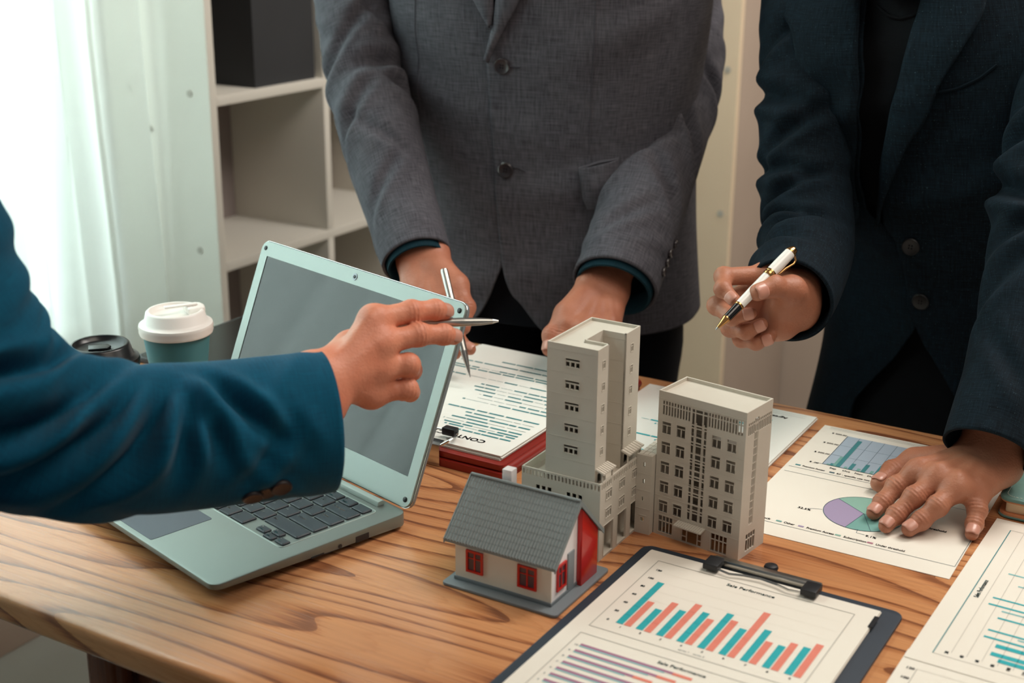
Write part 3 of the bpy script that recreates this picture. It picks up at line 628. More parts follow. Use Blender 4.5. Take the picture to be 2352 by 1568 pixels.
# ------------------------------------------------------------------ model buildings
def holed(w, h, t, holes, mb=None, tf=lambda x, y, z: (x, y, z)):
    """wall panel x 0..w, z 0..h, thickness y 0..t with rectangular holes (x0,x1,z0,z1)"""
    mb = mb or MB(); xs = sorted({0, w, *[a for q in holes for a in q[:2]]}); zs = sorted({0, h, *[a for q in holes for a in q[2:]]})
    xs = [x for x in xs if 0 <= x <= w]; zs = [z_ for z_ in zs if 0 <= z_ <= h]
    nx, nz = len(xs)-1, len(zs)-1
    solid = [[not any(q[0]-1e-9 <= (xs[i]+xs[i+1])/2 <= q[1] and q[2] <= (zs[j]+zs[j+1])/2 <= q[3] for q in holes) for j in range(nz)] for i in range(nx)]
    vs = []; fs = []
    idx = {}
    def vid(i, j, s):
        if (i, j, s) not in idx: idx[(i, j, s)] = len(vs); vs.append(tf(xs[i], t if s else 0, zs[j]))
        return idx[(i, j, s)]
    for i in range(nx):
        for j in range(nz):
            if not solid[i][j]: continue
            fs.append((vid(i, j, 0), vid(i+1, j, 0), vid(i+1, j+1, 0), vid(i, j+1, 0))); fs.append((vid(i, j+1, 1), vid(i+1, j+1, 1), vid(i+1, j, 1), vid(i, j, 1)))
            for di, dj, e in ((-1, 0, ((i, j), (i, j+1))), (1, 0, ((i+1, j+1), (i+1, j))), (0, -1, ((i+1, j), (i, j))), (0, 1, ((i, j+1), (i+1, j+1)))):
                a, b = i+di, j+dj
                if not (0 <= a < nx and 0 <= b < nz and solid[a][b]):
                    p, q = e; fs.append((vid(*p, 0), vid(*q, 0), vid(*q, 1), vid(*p, 1)))
    return mb.add(vs, fs)
_sh = {}
def shared(key, make, name, mat, parent, loc, rz=0.0):
    if key not in _sh: me = make().mesh(name); me.materials.append(M[mat]); _sh[key] = me
    o = link(name, _sh[key], parent); o.location = loc; o.rotation_euler = (0, 0, rz); return o
G_ = 'model_grey'
# --- shorter block on the right
b0 = P(1500, 1222); BA = math.radians(-38.6); BW, BD, BH = .0906, .0470, .143
blk = empty('model_building', b0, BA); tag(blk, 'shorter grey plastic model block with rows of windows and a flat roof', 'model building', 'grey plastic model buildings')
mH = lambda *a: tuple(x/1000 for x in a)
wt = .0016
cols = [(5.0, 14.4), (20.2, 29.6), (57.4, 66.8), (73.0, 82.4)]; fl = 19.6
rowsz = [102.8 - fl*k for k in range(5)]            # window sills
wh = 11.2
holes = [(a/1000, b/1000, z_/1000, (z_+wh)/1000) for z_ in rowsz for a, b in cols]
gf = [(5.4, 20.5, 3.8, 20.5), (61.8, 78.5, 2.2, 19.2)]
holes += [tuple(v/1000 for v in q) for q in gf] + [(.0300, .0525, .0012, .0165)]
holes += [(.0345, .0522, .0235, .1335)]             # tall centre strip
holes += [(.0035, .0345, .1205, .1340), (.0522, .0880, .1205, .1340)]   # top band
front = holed(BW, BH, wt, holes); front.build('front_wall', G_, blk)
def win_small():                                    # frame bars of one casement
    m_ = MB(); w_, h_ = .0093, wh/1000; b = .0008
    m_.box(0, w_, .0003, .0011, h_*.66, h_*.66+b).box(w_/2-b/2, w_/2+b/2, .0003, .0011, 0, h_*.66)
    m_.box(-b, 0, -.0005, .0012, -b, h_+b).box(w_, w_+b, -.0005, .0012, -b, h_+b).box(0, w_, -.0005, .0012, -b, 0).box(0, w_, -.0005, .0012, h_, h_+b); return m_
for z_ in rowsz:
    for a, b in cols: shared('ws', win_small, 'window', G_, blk, (a/1000, 0, z_/1000))
def win_big(w_, h_):
    def f():
        m_ = MB(); b = .0009
        for k in (1, 2, 3): m_.box(w_*k/4-b/2, w_*k/4+b/2, .0003, .0012, 0, h_)
        m_.box(0, w_, .0003, .0012, h_*.62, h_*.62+b)
        m_.box(-b, 0, -.0004, .0012, -b, h_+b).box(w_, w_+b, -.0004, .0012, -b, h_+b).box(0, w_, -.0004, .0012, -b, 0).box(0, w_, -.0004, .0012, h_, h_+b); return m_
    return f
for q in gf: shared(('wb', q), win_big((q[1]-q[0])/1000, (q[3]-q[2])/1000), 'window', G_, blk, (q[0]/1000, 0, q[2]/1000))
dr = MB(); b = .0010
for x in (.0300, .0355, .0470, .0515): dr.box(x, x+b, .0002, .0012, .0012, .0165)
dr.box(.0310, .0355, .0002, .0012, .006, .007).box(.0480, .0515, .0002, .0012, .006, .007).box(.0300, .0525, .0002, .0012, .0155, .0165); dr.build('door_frame', G_, blk)
lat = MB(); b = .0009
for x in (.0345, .0382, .0394, .0464, .0476, .0522-b): lat.box(x, x+b, .0001, .0012, .0235, .1205)
zz = .0235
for k in range(12):
    z_ = .0235 + .0083*k; lat.box(.0345, .0522, .0002, .0013, z_, z_+b)
    if k % 2: lat.box(.0345, .0522, .0002, .0013, z_+.0028, z_+.0028+b)
lat.build('centre_lattice', G_, blk)
tb_ = MB()
for k in range(29):
    x = .0035 + .0030*k
    if .0335 < x < .0515: continue
    tb_.box(x, x+.0011, .0001, .0012, .1205, .1340)
for x in (.0345, .0382, .0464, .0512): tb_.box(x, x+.001, .0001, .0012, .1205, .1340)
tb_.box(.0035, .0880, .0002, .0011, .1295, .1304); tb_.build('top_lattice', G_, blk)
# storey lines
for z_ in rowsz: MB().box(0, BW, -.00025, 0, (z_-4.3)/1000, (z_-3.9)/1000).build('storey_ledge', G_, blk)
MB().box(0, BW, -.0003, 0, .1355, .1362).build('storey_ledge', G_, blk)
# canopy over the door with ribs
cn = MB().add(*(lambda m_: (m_.v, m_.f))(MB().extr([(0, .0208), (-.0085, .0190), (-.0085, .0178), (0, .0196)], .0265, .0555))).build('canopy', G_, blk)
for k in range(11): shared('rib', lambda: MB().extr([(-.0002, .0012), (-.0080, -.00045), (-.0080, .0002), (-.0002, .0018)], 0, .0009), 'canopy_rib', G_, cn, (.0280 + .00245*k, 0, .0196))
# side wall (right) with lattice and ground window
sh = [(.0140, .0215, .0295, .1335), (.002, .0140, .1195, .1315), (.0215, .044, .1195, .1315), (.0110, .0275, .0040, .0210)]
side = holed(BD-2*wt, BH, wt, sh, None, lambda x, y, z_: (BW-wt+(wt-y), wt + x, z_)); side.build('side_wall', G_, blk)
sl_ = MB()
for y in (.0140, .0165, .0190, .0208): sl_.box(BW-.0012, BW-.0002, wt+y, wt+y+.0008, .0295, .1195)
for k in range(14): z_ = .0295 + .0075*k; sl_.box(BW-.0012, BW-.0003, wt+.0140, wt+.0215, z_, z_+.0009)
for k in range(14): y = .002 + .0030*k; sl_.box(BW-.0012, BW-.0002, wt+y, wt+y+.0010, .1195, .1315)
sl_.box(BW-.0012, BW-.0002, wt+.002, wt+.044, .1280, .1288)
for y in (.0150, .0190, .0232): sl_.box(BW-.0012, BW-.0002, wt+y, wt+y+.0008, .004, .021)
sl_.box(BW-.0012, BW-.0002, wt+.0110, wt+.0275, .0150, .0158); sl_.build('side_lattice', G_, blk)
# left and back walls: back has openings as well so light shows through
holed(BD-2*wt, BH, wt, [], None, lambda x, y, z_: (wt-y, BD-wt-x, z_)).build('side_wall', G_, blk)
bh = [(a/1000, b_/1000, z_/1000, (z_+wh)/1000) for z_ in rowsz for a, b_ in ((6, 15.5), (24, 33.5))] + [(.004, .040, .1205, .1325)]
holed(BW, BH, wt, bh, None, lambda x, y, z_: (BW-x, BD-y, z_)).build('back_wall', G_, blk)
MB().box(wt, BW-wt, wt, BD-wt, BH-.0045, BH-.0032).build('roof', G_, blk)
for z_ in rowsz: MB().box(wt+.004, BW-wt, .026, BD-wt, (z_-4.4)/1000, (z_-3.6)/1000).build('floor_slab', G_, blk)
# --- tall tower on its podium
tw = empty('model_building', uvz(-.4905, .981, T), RZ); tag(tw, 'tall grey plastic model tower on a wide podium behind the toy house', 'model building', 'grey plastic model buildings')
PW, PD, PH = .0805, .0915, .076           # local: near corner at (0,0), podium spans x -PW..0, y 0..PD
fh = [(.0030 + .0, .0165, .020, .0265)]
def trio(x, z_, w_=.0040, h_=.0050, g=.0020): return [(x + (w_+g)*k, x + (w_+g)*k + w_, z_, z_+h_) for k in range(3)]
ph = trio(.015, .056) + trio(.0465, .056) + trio(.015, .036) + trio(.0465, .036)
def baluster_front(n, w_): return [(w_*k/n + .0012, w_*k/n + .0030, PH-.0068, PH-.0018) for k in range(n)]
holed(PW, PH, wt, ph + baluster_front(22, PW), None, lambda x, y, z_: (x-PW, y, z_)).build('podium_front', G_, tw)
arch = [(.0075 + .0270*k, .0255 + .0270*k, .0025, .0320) for k in range(3)]
sw = []
for z_ in (.0385, .0565):
    for k in range(3): x0 = .0100 + .0265*k; sw += [(x0 + .0040*i, x0 + .0040*i + .0028, z_, z_+.0062) for i in range(3)] + [(x0, x0+.0108, z_+.0074, z_+.0090)]
holed(PD-2*wt, PH, wt, arch + sw + baluster_front(26, PD-2*wt), None, lambda x, y, z_: (-y, wt + x, z_)).build('podium_side', G_, tw)
def surround(w_, h_):
    b = .0007; return lambda: MB().box(0, .0004, -b, 0, -b, h_+b).box(0, .0004, w_, w_+b, -b, h_+b).box(0, .0004, 0, w_, -b, 0).box(0, .0004, 0, w_, h_, h_+b)
for z_ in (.0385, .0565):
    for k in range(3): shared('sur', surround(.0108, .0090), 'window', G_, tw, (0, wt + .0100 + .0265*k, z_))
for k in range(3): shared('arch', surround(.0180, .0295), 'shopfront', G_, tw, (0, wt + .0075 + .0270*k, .0025))
holed(PD-2*wt, PH, wt, [], None, lambda x, y, z_: (-PW+y, PD-wt-x, z_)).build('podium_side', G_, tw)
holed(PW, PH, wt, [], None, lambda x, y, z_: (-x, PD-y, z_)).build('podium_back', G_, tw)
MB().box(-PW+wt, -wt, wt, PD-wt, PH-.0085, PH-.0075).build('podium_roof', G_, tw)
MB().box(-.012, -.0105, wt, PD-wt, 0, PH-.0085).build('inner_wall', G_, tw)
MB().box(-PW+wt, -wt, wt, PD-wt, .0005, .0015).build('podium_floor', G_, tw)
# tower shaft: U-shaped plan, notch open to +x
TX0, TX1, TY0, TY1 = -.0570, -.0070, .0020, .0850; NX, NY0, NY1 = -.0300, .0235, .0560; Z0, Z1 = PH-.0075, .1990; TH_ = Z1-Z0
stf = .0203; zc0 = .0343
def shaft_win(x0): return [q for k in range(5) for q in ([(x0 + .0050*i, x0 + .0050*i + .0038, zc0 + stf*k - .0048, zc0 + stf*k - .0004) for i in range(3)] + [(x0, x0+.0138, zc0 + stf*k + .0008, zc0 + stf*k + .0027)])]
fw_h = shaft_win(.0185)
holed(TX1-TX0, TH_, wt, fw_h, None, lambda x, y, z_: (TX0+x, TY0+y, Z0+z_)).build('shaft_front', G_, tw)
def surf(): 
    b = .0007; w_, h_ = .0138, .0077; return MB().box(-b, 0, -.0004, 0, -b, h_+b).box(w_, w_+b, -.0004, 0, -b, h_+b).box(0, w_, -.0004, 0, -b, 0).box(0, w_, -.0004, 0, h_, h_+b)
for k in range(5): shared('sf', surf, 'window', G_, tw, (TX0+.0185, TY0, Z0 + zc0 - .0049 + stf*k))
slim = lambda x0: [q for k in range(5) for q in [(x0, x0+.0016, zc0 + stf*k - .0046, zc0 + stf*k), (x0+.0024, x0+.0040, zc0 + stf*k - .0046, zc0 + stf*k), (x0+.001, x0+.0040, zc0+stf*k+.0009, zc0+stf*k+.0022)]]
gwin = [(.004, .012, .0045, .0130)]
holed(NY0-TY0-wt, TH_, wt, slim(.0082) + gwin, None, lambda x, y, z_: (TX1-y, TY0+wt+x, Z0+z_)).build('shaft_side', G_, tw)
holed(TY1-NY1-wt, TH_, wt, slim(.0110) + [(.004, .014, .0045, .0130)], None, lambda x, y, z_: (TX1-y, NY1+x, Z0+z_)).build('shaft_side', G_, tw)
def surs():
    b = .0006; w_, h_ = .0046, .0070; return MB().box(0, .0003, -b, 0, -b, h_+b).box(0, .0003, w_, w_+b, -b, h_+b).box(0, .0003, 0, w_, -b, 0).box(0, .0003, 0, w_, h_, h_+b)
for k in range(5):
    shared('ss', surs, 'window', G_, tw, (TX1, TY0+wt+.0079, Z0 + zc0 - .0047 + stf*k)); shared('ss', surs, 'window', G_, tw, (TX1, NY1+.0107, Z0 + zc0 - .0047 + stf*k))
holed(TX1-NX, TH_, wt, [], None, lambda x, y, z_: (NX+x, NY1+y, Z0+z_)).build('notch_wall', G_, tw)
holed(TX1-NX, TH_, wt, [], None, lambda x, y, z_: (TX1-x, NY0-y, Z0+z_)).build('notch_wall', G_, tw)
holed(NY1-NY0, TH_, wt, [q for k in range(5) for q in [(.006, .0095, zc0-.003+stf*k, zc0+.003+stf*k), (.0105, .014, zc0-.003+stf*k, zc0+.003+stf*k)]], None, lambda x, y, z_: (NX-y, NY0+x, Z0+z_)).build('notch_wall', G_, tw)
holed(TY1-TY0-2*wt, TH_, wt, [], None, lambda x, y, z_: (TX0+y, TY1-wt-x, Z0+z_)).build('shaft_side', G_, tw)
holed(TX1-TX0, TH_, wt, [], None, lambda x, y, z_: (TX1-x, TY1-y, Z0+z_)).build('shaft_back', G_, tw)
rf = MB(); rf.prism([(TX0+wt, TY0+wt), (TX1-wt, TY0+wt), (TX1-wt, NY0-wt), (NX-wt, NY0-wt), (NX-wt, NY1+wt), (TX1-wt, NY1+wt), (TX1-wt, TY1-wt), (TX0+wt, TY1-wt)], Z1-.0036, Z1-.0026); rf.build('roof', G_, tw)
for k in range(6):
    z_ = Z0 + zc0 - .0110 + stf*k
    if z_ > Z1-.004: continue
    MB().box(TX0, TX1, TY0-.0002, TY0, z_, z_+.0004).build('storey_ledge', G_, tw); MB().box(NX, TX1, NY1-.0002, NY1, z_, z_+.0004).build('storey_ledge', G_, tw)
# ribbed awnings above the terrace
for y0, y1 in ((TY0+.001, NY0+.003), (NY1-.002, TY1-.001)):
    an = MB().add([(TX1, y0, Z0+.0192), (TX1, y1, Z0+.0192), (TX1+.0085, y1+.001, Z0+.0162), (TX1+.0085, y0, Z0+.0162), (TX1, y0, Z0+.0180), (TX1, y1, Z0+.0180), (TX1+.0085, y1+.001, Z0+.0150), (TX1+.0085, y0, Z0+.0150)], [(0, 3, 2, 1), (4, 5, 6, 7), (0, 1, 5, 4), (1, 2, 6, 5), (2, 3, 7, 6), (3, 0, 4, 7)]).build('awning', G_, tw)
    for k in range(7): shared('arib', lambda: MB().add([(0, 0, 0), (0, .0012, 0), (.0085, .0012, -.003), (.0085, 0, -.003), (0, 0, .0006), (0, .0012, .0006), (.0085, .0012, -.0024), (.0085, 0, -.0024)], [(0, 1, 2, 3), (4, 7, 6, 5), (0, 4, 5, 1), (1, 5, 6, 2), (2, 6, 7, 3), (3, 7, 4, 0)]), 'awning_rib', G_, an, (TX1, y0 + .0005 + (y1-y0-.002)*k/6.4, Z0+.0192))
    for y in (y0+.001, y1-.003): MB().box(TX1+.0055, TX1+.0068, y, y+.0013, Z0, Z0+.0160).build('awning_post', G_, tw)
# connector wing between tower and block
CWX = .0156; CYY = .0730; CHH = .0795; CDp = .042
cwh = [(.0066, .0086, z_, z_+.0045) for z_ in (.033, .051, .068)] + [(.0058, .0092, .0125, .0165)]
holed(CWX-.0002, CHH, wt, cwh, None, lambda x, y, z_: (.0002+x, CYY+y, z_)).build('wing_front', G_, tw)
holed(CDp-wt, CHH, wt, [], None, lambda x, y, z_: (CWX-y, CYY+wt+x, z_)).build('wing_side', G_, tw)
MB().box(.0002, CWX-wt, CYY+CDp-wt, CYY+CDp, 0, CHH).build('wing_back', G_, tw)
MB().box(.0002, CWX-wt, CYY+wt, CYY+CDp-wt, CHH-.002, CHH-.0008).build('wing_roof', G_, tw)
for i in range(3):
    for j in range(5): shared('rt', lambda: MB().box(0, .0041, 0, .0070, 0, .0007), 'roof_tile', G_, tw, (.0009 + .0045*i, CYY+.0025+.0076*j, CHH-.0008))
for z_ in (.0255, .0440, .0610): MB().box(.0002, CWX, CYY-.0002, CYY, z_, z_+.0004).build('storey_ledge', G_, tw)
MB().box(.0045, .0120, CYY-.0003, CYY, .0185, .0190).build('door_lintel', G_, tw)
# ------------------------------------------------------------------ toy house
hs = empty('toy_house', uvz(-.4852, .8844, T), RZ); tag(hs, 'small toy house with a grey tiled roof and red window frames', 'toy house')
HW, HD, HB, HR = .0952, .0750, .0460, .0835     # near right corner at (0,0); spans x -HW..0, y 0..HD
bs = .0045
MB().prism(rrect(-.1000-.0025, .0115, -.0120, .0865, .004, 3), .0003, .0030).build('base_plate', 'house_base', hs, bevel=.0008)
MB().box(-HW-.001, .001, -.0012, HD+.001, .0030, .0062).build('plinth', 'house_base', hs, bevel=.0005)
w1 = [(.0115, .0285, .0135, .0345), (.0630, .0815, .0135, .0345)]
wf = holed(HW, HB-.006, .0015, [(a, b_, c-.006, d_-.006) for a, b_, c, d_ in w1], None, lambda x, y, z_: (x-HW, y, z_+.006)).build('front_wall', 'house_cream', hs)
def gable(x0, x1):
    return MB().extr([(0.0015, .006), (HD-.0015, .006), (HD-.0015, HB), (HD/2, HR), (.0015, HB)], x0, x1)
gable(-.0015, 0).build('gable_wall', 'house_white', hs); gable(-HW, -HW+.0015).build('gable_wall', 'house_cream', hs)
MB().box(-HW, 0, HD-.0015, HD, .006, HB).build('back_wall', 'house_cream', hs)
def hwin(parent, x, y, z_, w_, h_, rz):
    e = MB(); b = .0020; t = .0016
    e.box(0, b, -t, .0004, 0, h_).box(w_-b, w_, -t, .0004, 0, h_).box(b, w_-b, -t, .0004, 0, b).box(b, w_-b, -t, .0004, h_-b, h_).box(w_/2-.0007, w_/2+.0007, -.0010, .0004, b, h_-b).box(b, w_-b, -.0009, .0004, h_*.62, h_*.62+.0008)
    o = e.build('window_frame', 'house_red', parent); o.location = (x, y, z_); o.rotation_euler = (0, 0, rz)
    for k in (0, 1): MB().box(b + (w_/2-b)*k, w_/2 + (w_/2-b)*k, -.0003, .0002, b, h_-b).build('pane', 'house_glass', o)
for a, b_, c, d_ in w1: hwin(hs, a-HW, 0, c, b_-a, d_-c, 0)
hwin(hs, 0, .0085, .0125, .0160, .0235, math.pi/2)
MB().box(-.0002, .0012, .0275, .0385, .0062, .0400).build('door', 'house_door', hs, bevel=.0003)
# red panel: proud wall slab on the right half of the gable
MB().extr([(.0445, .0030), (HD-.001, .0030), (HD-.001, HB+.000), (.0445, HR-(.0445-HD/2)*(HR-HB)/(HD/2)-.001)], .0002, .0050).build('red_panel', 'house_red', hs, bevel=.0004)
# roof slabs with rows of tiles in relief
ov, ovx = .0065, .0062
sl_h = (HR-HB)/(HD/2)
def slope(y): return HR - abs(y-HD/2)*sl_h
for sgn in (-1, 1):
    ye = HD/2 + sgn*(HD/2+ov); m_ = MB(); x0, x1 = -HW-.0070, ovx
    pr_ = [(HD/2, HR+.0002), (ye, slope(ye)+.0002), (ye, slope(ye)+.0022), (HD/2, HR+.0026)]
    rfs = m_.extr(pr_, x0, x1).build('roof_slab', 'house_roof', hs)
    tl_ = MB(); n_, mrow = 36, 10
    for j in range(mrow):
        t0, t1 = j/mrow, (j+1)/mrow
        ya, yb = HD/2 + (ye-HD/2)*t0, HD/2 + (ye-HD/2)*t1; za, zb = slope(ya)+.0022, slope(yb)+.0022
        for i in range(n_):
            a, b_ = x0 + (x1-x0)*i/n_, x0 + (x1-x0)*(i+1)/n_; g = (b_-a)*.12; mid = (a+b_)/2
            tl_.add([(a+g, ya, za+.0001), (mid, ya, za+.0011), (b_-g, ya, za+.0001), (a+g, yb, zb+.0004), (mid, yb, zb+.0015), (b_-g, yb, zb+.0004), (a+g, yb, zb-.0002), (b_-g, yb, zb-.0002)],
                    [(0, 3, 4, 1), (1, 4, 5, 2), (3, 6, 7, 5, 4)] if sgn < 0 else [(0, 1, 4, 3), (1, 2, 5, 4), (3, 4, 5, 7, 6)])
    stuff(tl_.build('roof_tiles', 'house_roof', hs))
    # barge boards on both gable ends
    for x in (x0-.0012, x1): MB().extr([(HD/2, HR-.0012), (ye, slope(ye)-.0012), (ye, slope(ye)+.0030), (HD/2, HR+.0036)], x, x+.0012).build('barge_board', 'house_roof', hs)
rd = MB(); rd.tube([(-HW-.0070, HD/2, HR+.0030), (ovx, HD/2, HR+.0030)], .0016, 10); rd.build('ridge_cap', 'house_roof', hs, smooth=True)
MB().box(-.0735, -.0640, HD/2+.004, HD/2+.0135, HR-.010, HR+.0125).build('chimney', 'house_white', hs, bevel=.0007)
# ------------------------------------------------------------------ people: tools
def smin(a, b, k):
    h = np.clip(.5 + .5*(b-a)/k, 0, 1); return b + (a-b)*h - k*h*(1-h)
class Field:
    """signed distance grid, filled by blended tapered capsules, meshed by surface nets"""
    def __init__(s, pts, pad, h):
        pts = np.array(pts); s.lo = pts.min(0) - pad; s.h = h; s.n = np.ceil((pts.max(0) + pad - s.lo)/h).astype(int) + 1
        s.d = np.full(s.n, .05, np.float32)
    def box(s, a, b, r):
        lo = np.clip(((np.minimum(a, b) - r - s.lo)/s.h).astype(int), 0, s.n-1); hi = np.clip(((np.maximum(a, b) + r - s.lo)/s.h).astype(int) + 2, 1, s.n); return lo, hi
    def caps(s, a, b, ra, rb, pad=.022, flat=None):
        a = np.asarray(a, float); b = np.asarray(b, float); lo, hi = s.box(a, b, max(ra, rb) + pad)
        ax = [(s.lo[i] + s.h*np.arange(lo[i], hi[i])).astype(np.float32) for i in range(3)]
        a = a.astype(np.float32); b = b.astype(np.float32); X = np.stack(np.meshgrid(*ax, indexing='ij'), -1); ba = b - a; pa = X - a
        t = np.clip(pa @ ba / max(1e-12, ba @ ba), 0, 1); q = pa - t[..., None]*ba
        if flat is not None: q = q + flat[0]*((q @ flat[0])*(flat[1]-1))[..., None]
        return tuple(slice(l, g) for l, g in zip(lo, hi)), (np.linalg.norm(q, axis=-1) - (ra + (rb-ra)*t)).astype(np.float32), X
    def union(s, a, b, ra, rb, k, flat=None, d=None):
        d = s.d if d is None else d; sl, v, _ = s.caps(a, b, ra, rb, max(.022, k*2), flat); d[sl] = smin(d[sl], v, k)
    def mesh(s, d=None):
        d = s.d if d is None else d; n = np.array(d.shape); ins = d < 0
        c = [ins[i:n[0]-1+i, j:n[1]-1+j, k:n[2]-1+k] for i in (0, 1) for j in (0, 1) for k in (0, 1)]
        cnt = sum(x.astype(np.int8) for x in c); act = (cnt > 0) & (cnt < 8); idx = np.argwhere(act); num = len(idx)
        ids = np.full(act.shape, -1, np.int64); ids[act] = np.arange(num)
        corner = lambda o: d[idx[:, 0]+o[0], idx[:, 1]+o[1], idx[:, 2]+o[2]]
        acc = np.zeros((num, 3)); w = np.zeros(num)
        for ax in range(3):
            for p in (0, 1):
                for q in (0, 1):
                    o0 = [0, 0, 0]; o = [x for x in range(3) if x != ax]; o0[o[0]] = p; o0[o[1]] = q; o1 = list(o0); o1[ax] = 1
                    a, b = corner(o0), corner(o1); m_ = (a < 0) != (b < 0); t = np.where(m_, a/np.where(m_, a-b, 1), 0)
                    pt = np.tile(np.array(o0, float), (num, 1)); pt[:, ax] = t; acc[m_] += pt[m_]; w[m_] += 1
        V_ = s.lo + s.h*(idx + acc/np.maximum(w, 1)[:, None]); F_ = []
        for ax in range(3):
            o = [x for x in range(3) if x != ax]; sl0 = [slice(None)]*3; sl1 = [slice(None)]*3; sl0[ax] = slice(0, -1); sl1[ax] = slice(1, None)
            ch = ins[tuple(sl0)] != ins[tuple(sl1)]; e = np.argwhere(ch); e = e[(e[:, o[0]] > 0) & (e[:, o[1]] > 0) & (e[:, o[0]] < n[o[0]]-1) & (e[:, o[1]] < n[o[1]]-1)]
            inside = ins[e[:, 0], e[:, 1], e[:, 2]]
            def cell(p, q): g = e.copy(); g[:, o[0]] -= p; g[:, o[1]] -= q; return ids[g[:, 0], g[:, 1], g[:, 2]]
            quad = np.stack([cell(1, 1), cell(0, 1), cell(0, 0), cell(1, 0)], 1); flip = inside if ax != 1 else ~inside
            quad[~flip] = quad[~flip][:, ::-1]; F_.append(quad)
        return V_, np.concatenate(F_)
def relax(V_, F_, it=2, f=.5):
    e = np.concatenate([F_[:, [0, 1]], F_[:, [1, 2]], F_[:, [2, 3]], F_[:, [3, 0]]])
    for _ in range(it):
        s_ = np.zeros_like(V_); c = np.zeros(len(V_)); np.add.at(s_, e[:, 0], V_[e[:, 1]]); np.add.at(c, e[:, 0], 1)
        V_ = V_*(1-f) + f*s_/np.maximum(c, 1)[:, None]
    return V_
def raw_mesh(name, V_, F_):
    me = bpy.data.meshes.new(name); me.vertices.add(len(V_)); me.vertices.foreach_set('co', np.asarray(V_, np.float32).ravel())
    me.loops.add(F_.size); me.loops.foreach_set('vertex_index', F_.astype(np.int32).ravel()); me.polygons.add(len(F_))
    me.polygons.foreach_set('loop_start', np.arange(0, F_.size, F_.shape[1], dtype=np.int32)); me.update(calc_edges=True); me.validate(); return me
def J(j):                                   # a joint: (px, py, depth) or (px, py, 'z', height above the desk)
    if len(j) == 4: return P(j[0], j[1], T + j[3])
    return D(*j)
FR = (.0105, .0094, .0082, .0070)
def hand(spec, h=.0012):
    """spec: wrist, fore (elbow side), fingers {name: 4 joints}, thumb 4 joints, dorsal vector"""
    wr, fo = spec['wrist'], spec['fore']; sc = spec.get('scale', 1.0); fing = spec['fingers']; th = spec['thumb']
    cut = wr + (fo - wr)*spec.get('cut', .45); far = wr + (fo - wr)*(spec.get('cut', .45) + .12)
    allp = [wr, far] + [p for f in fing.values() for p in f] + list(th)
    fld = Field(allp, .034, h); dors = nrm(spec['dorsal']); names = list(fing)
    # palm
    side = nrm(np.cross(nrm(fo-wr), dors)); flat = (dors, 1.28)
    palm = np.full_like(fld.d, .05)
    for i, nm in enumerate(names):
        w0 = wr + side*(.0105*(i-1.5))*spec.get('hand', 1) * sc
        fld.union(w0, fing[nm][0], .0165*sc, .0128*sc, .010, None, palm)
    for i in range(len(names)-1): fld.union(fing[names[i]][0], fing[names[i+1]][0], .0112*sc, .0112*sc, .008, None, palm)
    for k in (-1, 1): fld.union(wr + side*.0105*k*sc, far + side*.013*k*sc, .0190*sc, .0205*sc, .014, None, palm)
    fld.union(wr*.7 + th[0]*.3, th[1], .0150*sc, .0125*sc, .012, None, palm); fld.union(th[0], th[1], .0165*sc, .0135*sc, .012, None, palm)
    for a, b, ra, rb in spec.get('extra', []): fld.union(a, b, ra, rb, .010, None, palm)
    fin = np.full_like(fld.d, .05)
    chains = [(fing[nm], [r*sc*spec.get('fr', 1)*(.9 if nm == 'pinky' else 1) for r in FR]) for nm in names] + [(list(th)[1:], [.0128*sc, .0112*sc, .0088*sc])]
    for ch, rr in chains:
        sub = Field(ch, .032, h); lo = np.maximum(0, np.floor((sub.lo - fld.lo)/h).astype(int)); hi = np.minimum(fld.n, lo + sub.n)
        sub.lo = fld.lo + lo*h; sub.n = hi - lo; sub.d = np.full(sub.n, .05, np.float32)
        for i in range(len(ch)-1): sub.union(ch[i], ch[i+1], rr[i]*.97, rr[i+1], .004)
        for i in range(1, len(ch)-1): sub.union(ch[i] + dors*.0008, ch[i] + dors*.0009, rr[i]*1.04, rr[i]*1.04, .004)      # knuckle
        sl = tuple(slice(a, b) for a, b in zip(lo, hi)); fin[sl] = smin(fin[sl], sub.d, .0014)
    d = palm; near = fin < .03; d[near] = smin(palm[near], fin[near], .007)
    # tendons and creases give the skin some relief
    for nm in names:
        a, b = wr*.55 + fing[nm][0]*.45, fing[nm][0]; sl, v, X = fld.caps(a + dors*.0135*sc, b + dors*.0125*sc, .0016, .0026, .012); d[sl] -= .0017*np.exp(-(np.maximum(v, 0)/.0035)**2)
    for ch, rr in chains:
        for i in range(1, len(ch)-1):
            t = nrm(ch[i+1]-ch[i-1]); sl, v, X = fld.caps(ch[i], ch[i] + dors*.001, rr[i]*1.2, rr[i]*1.2, .004); q = X - ch[i]; s_ = q @ t; up_ = q @ dors
            d[sl] += .0006*np.cos(s_/.0036*2*np.pi)*np.exp(-(s_/.0052)**2)*np.clip(up_/rr[i], 0, 1)
    V_, F_ = fld.mesh(d); V_ = relax(V_, F_, 1, .4)
    return V_, F_, cut, nrm(fo-wr)
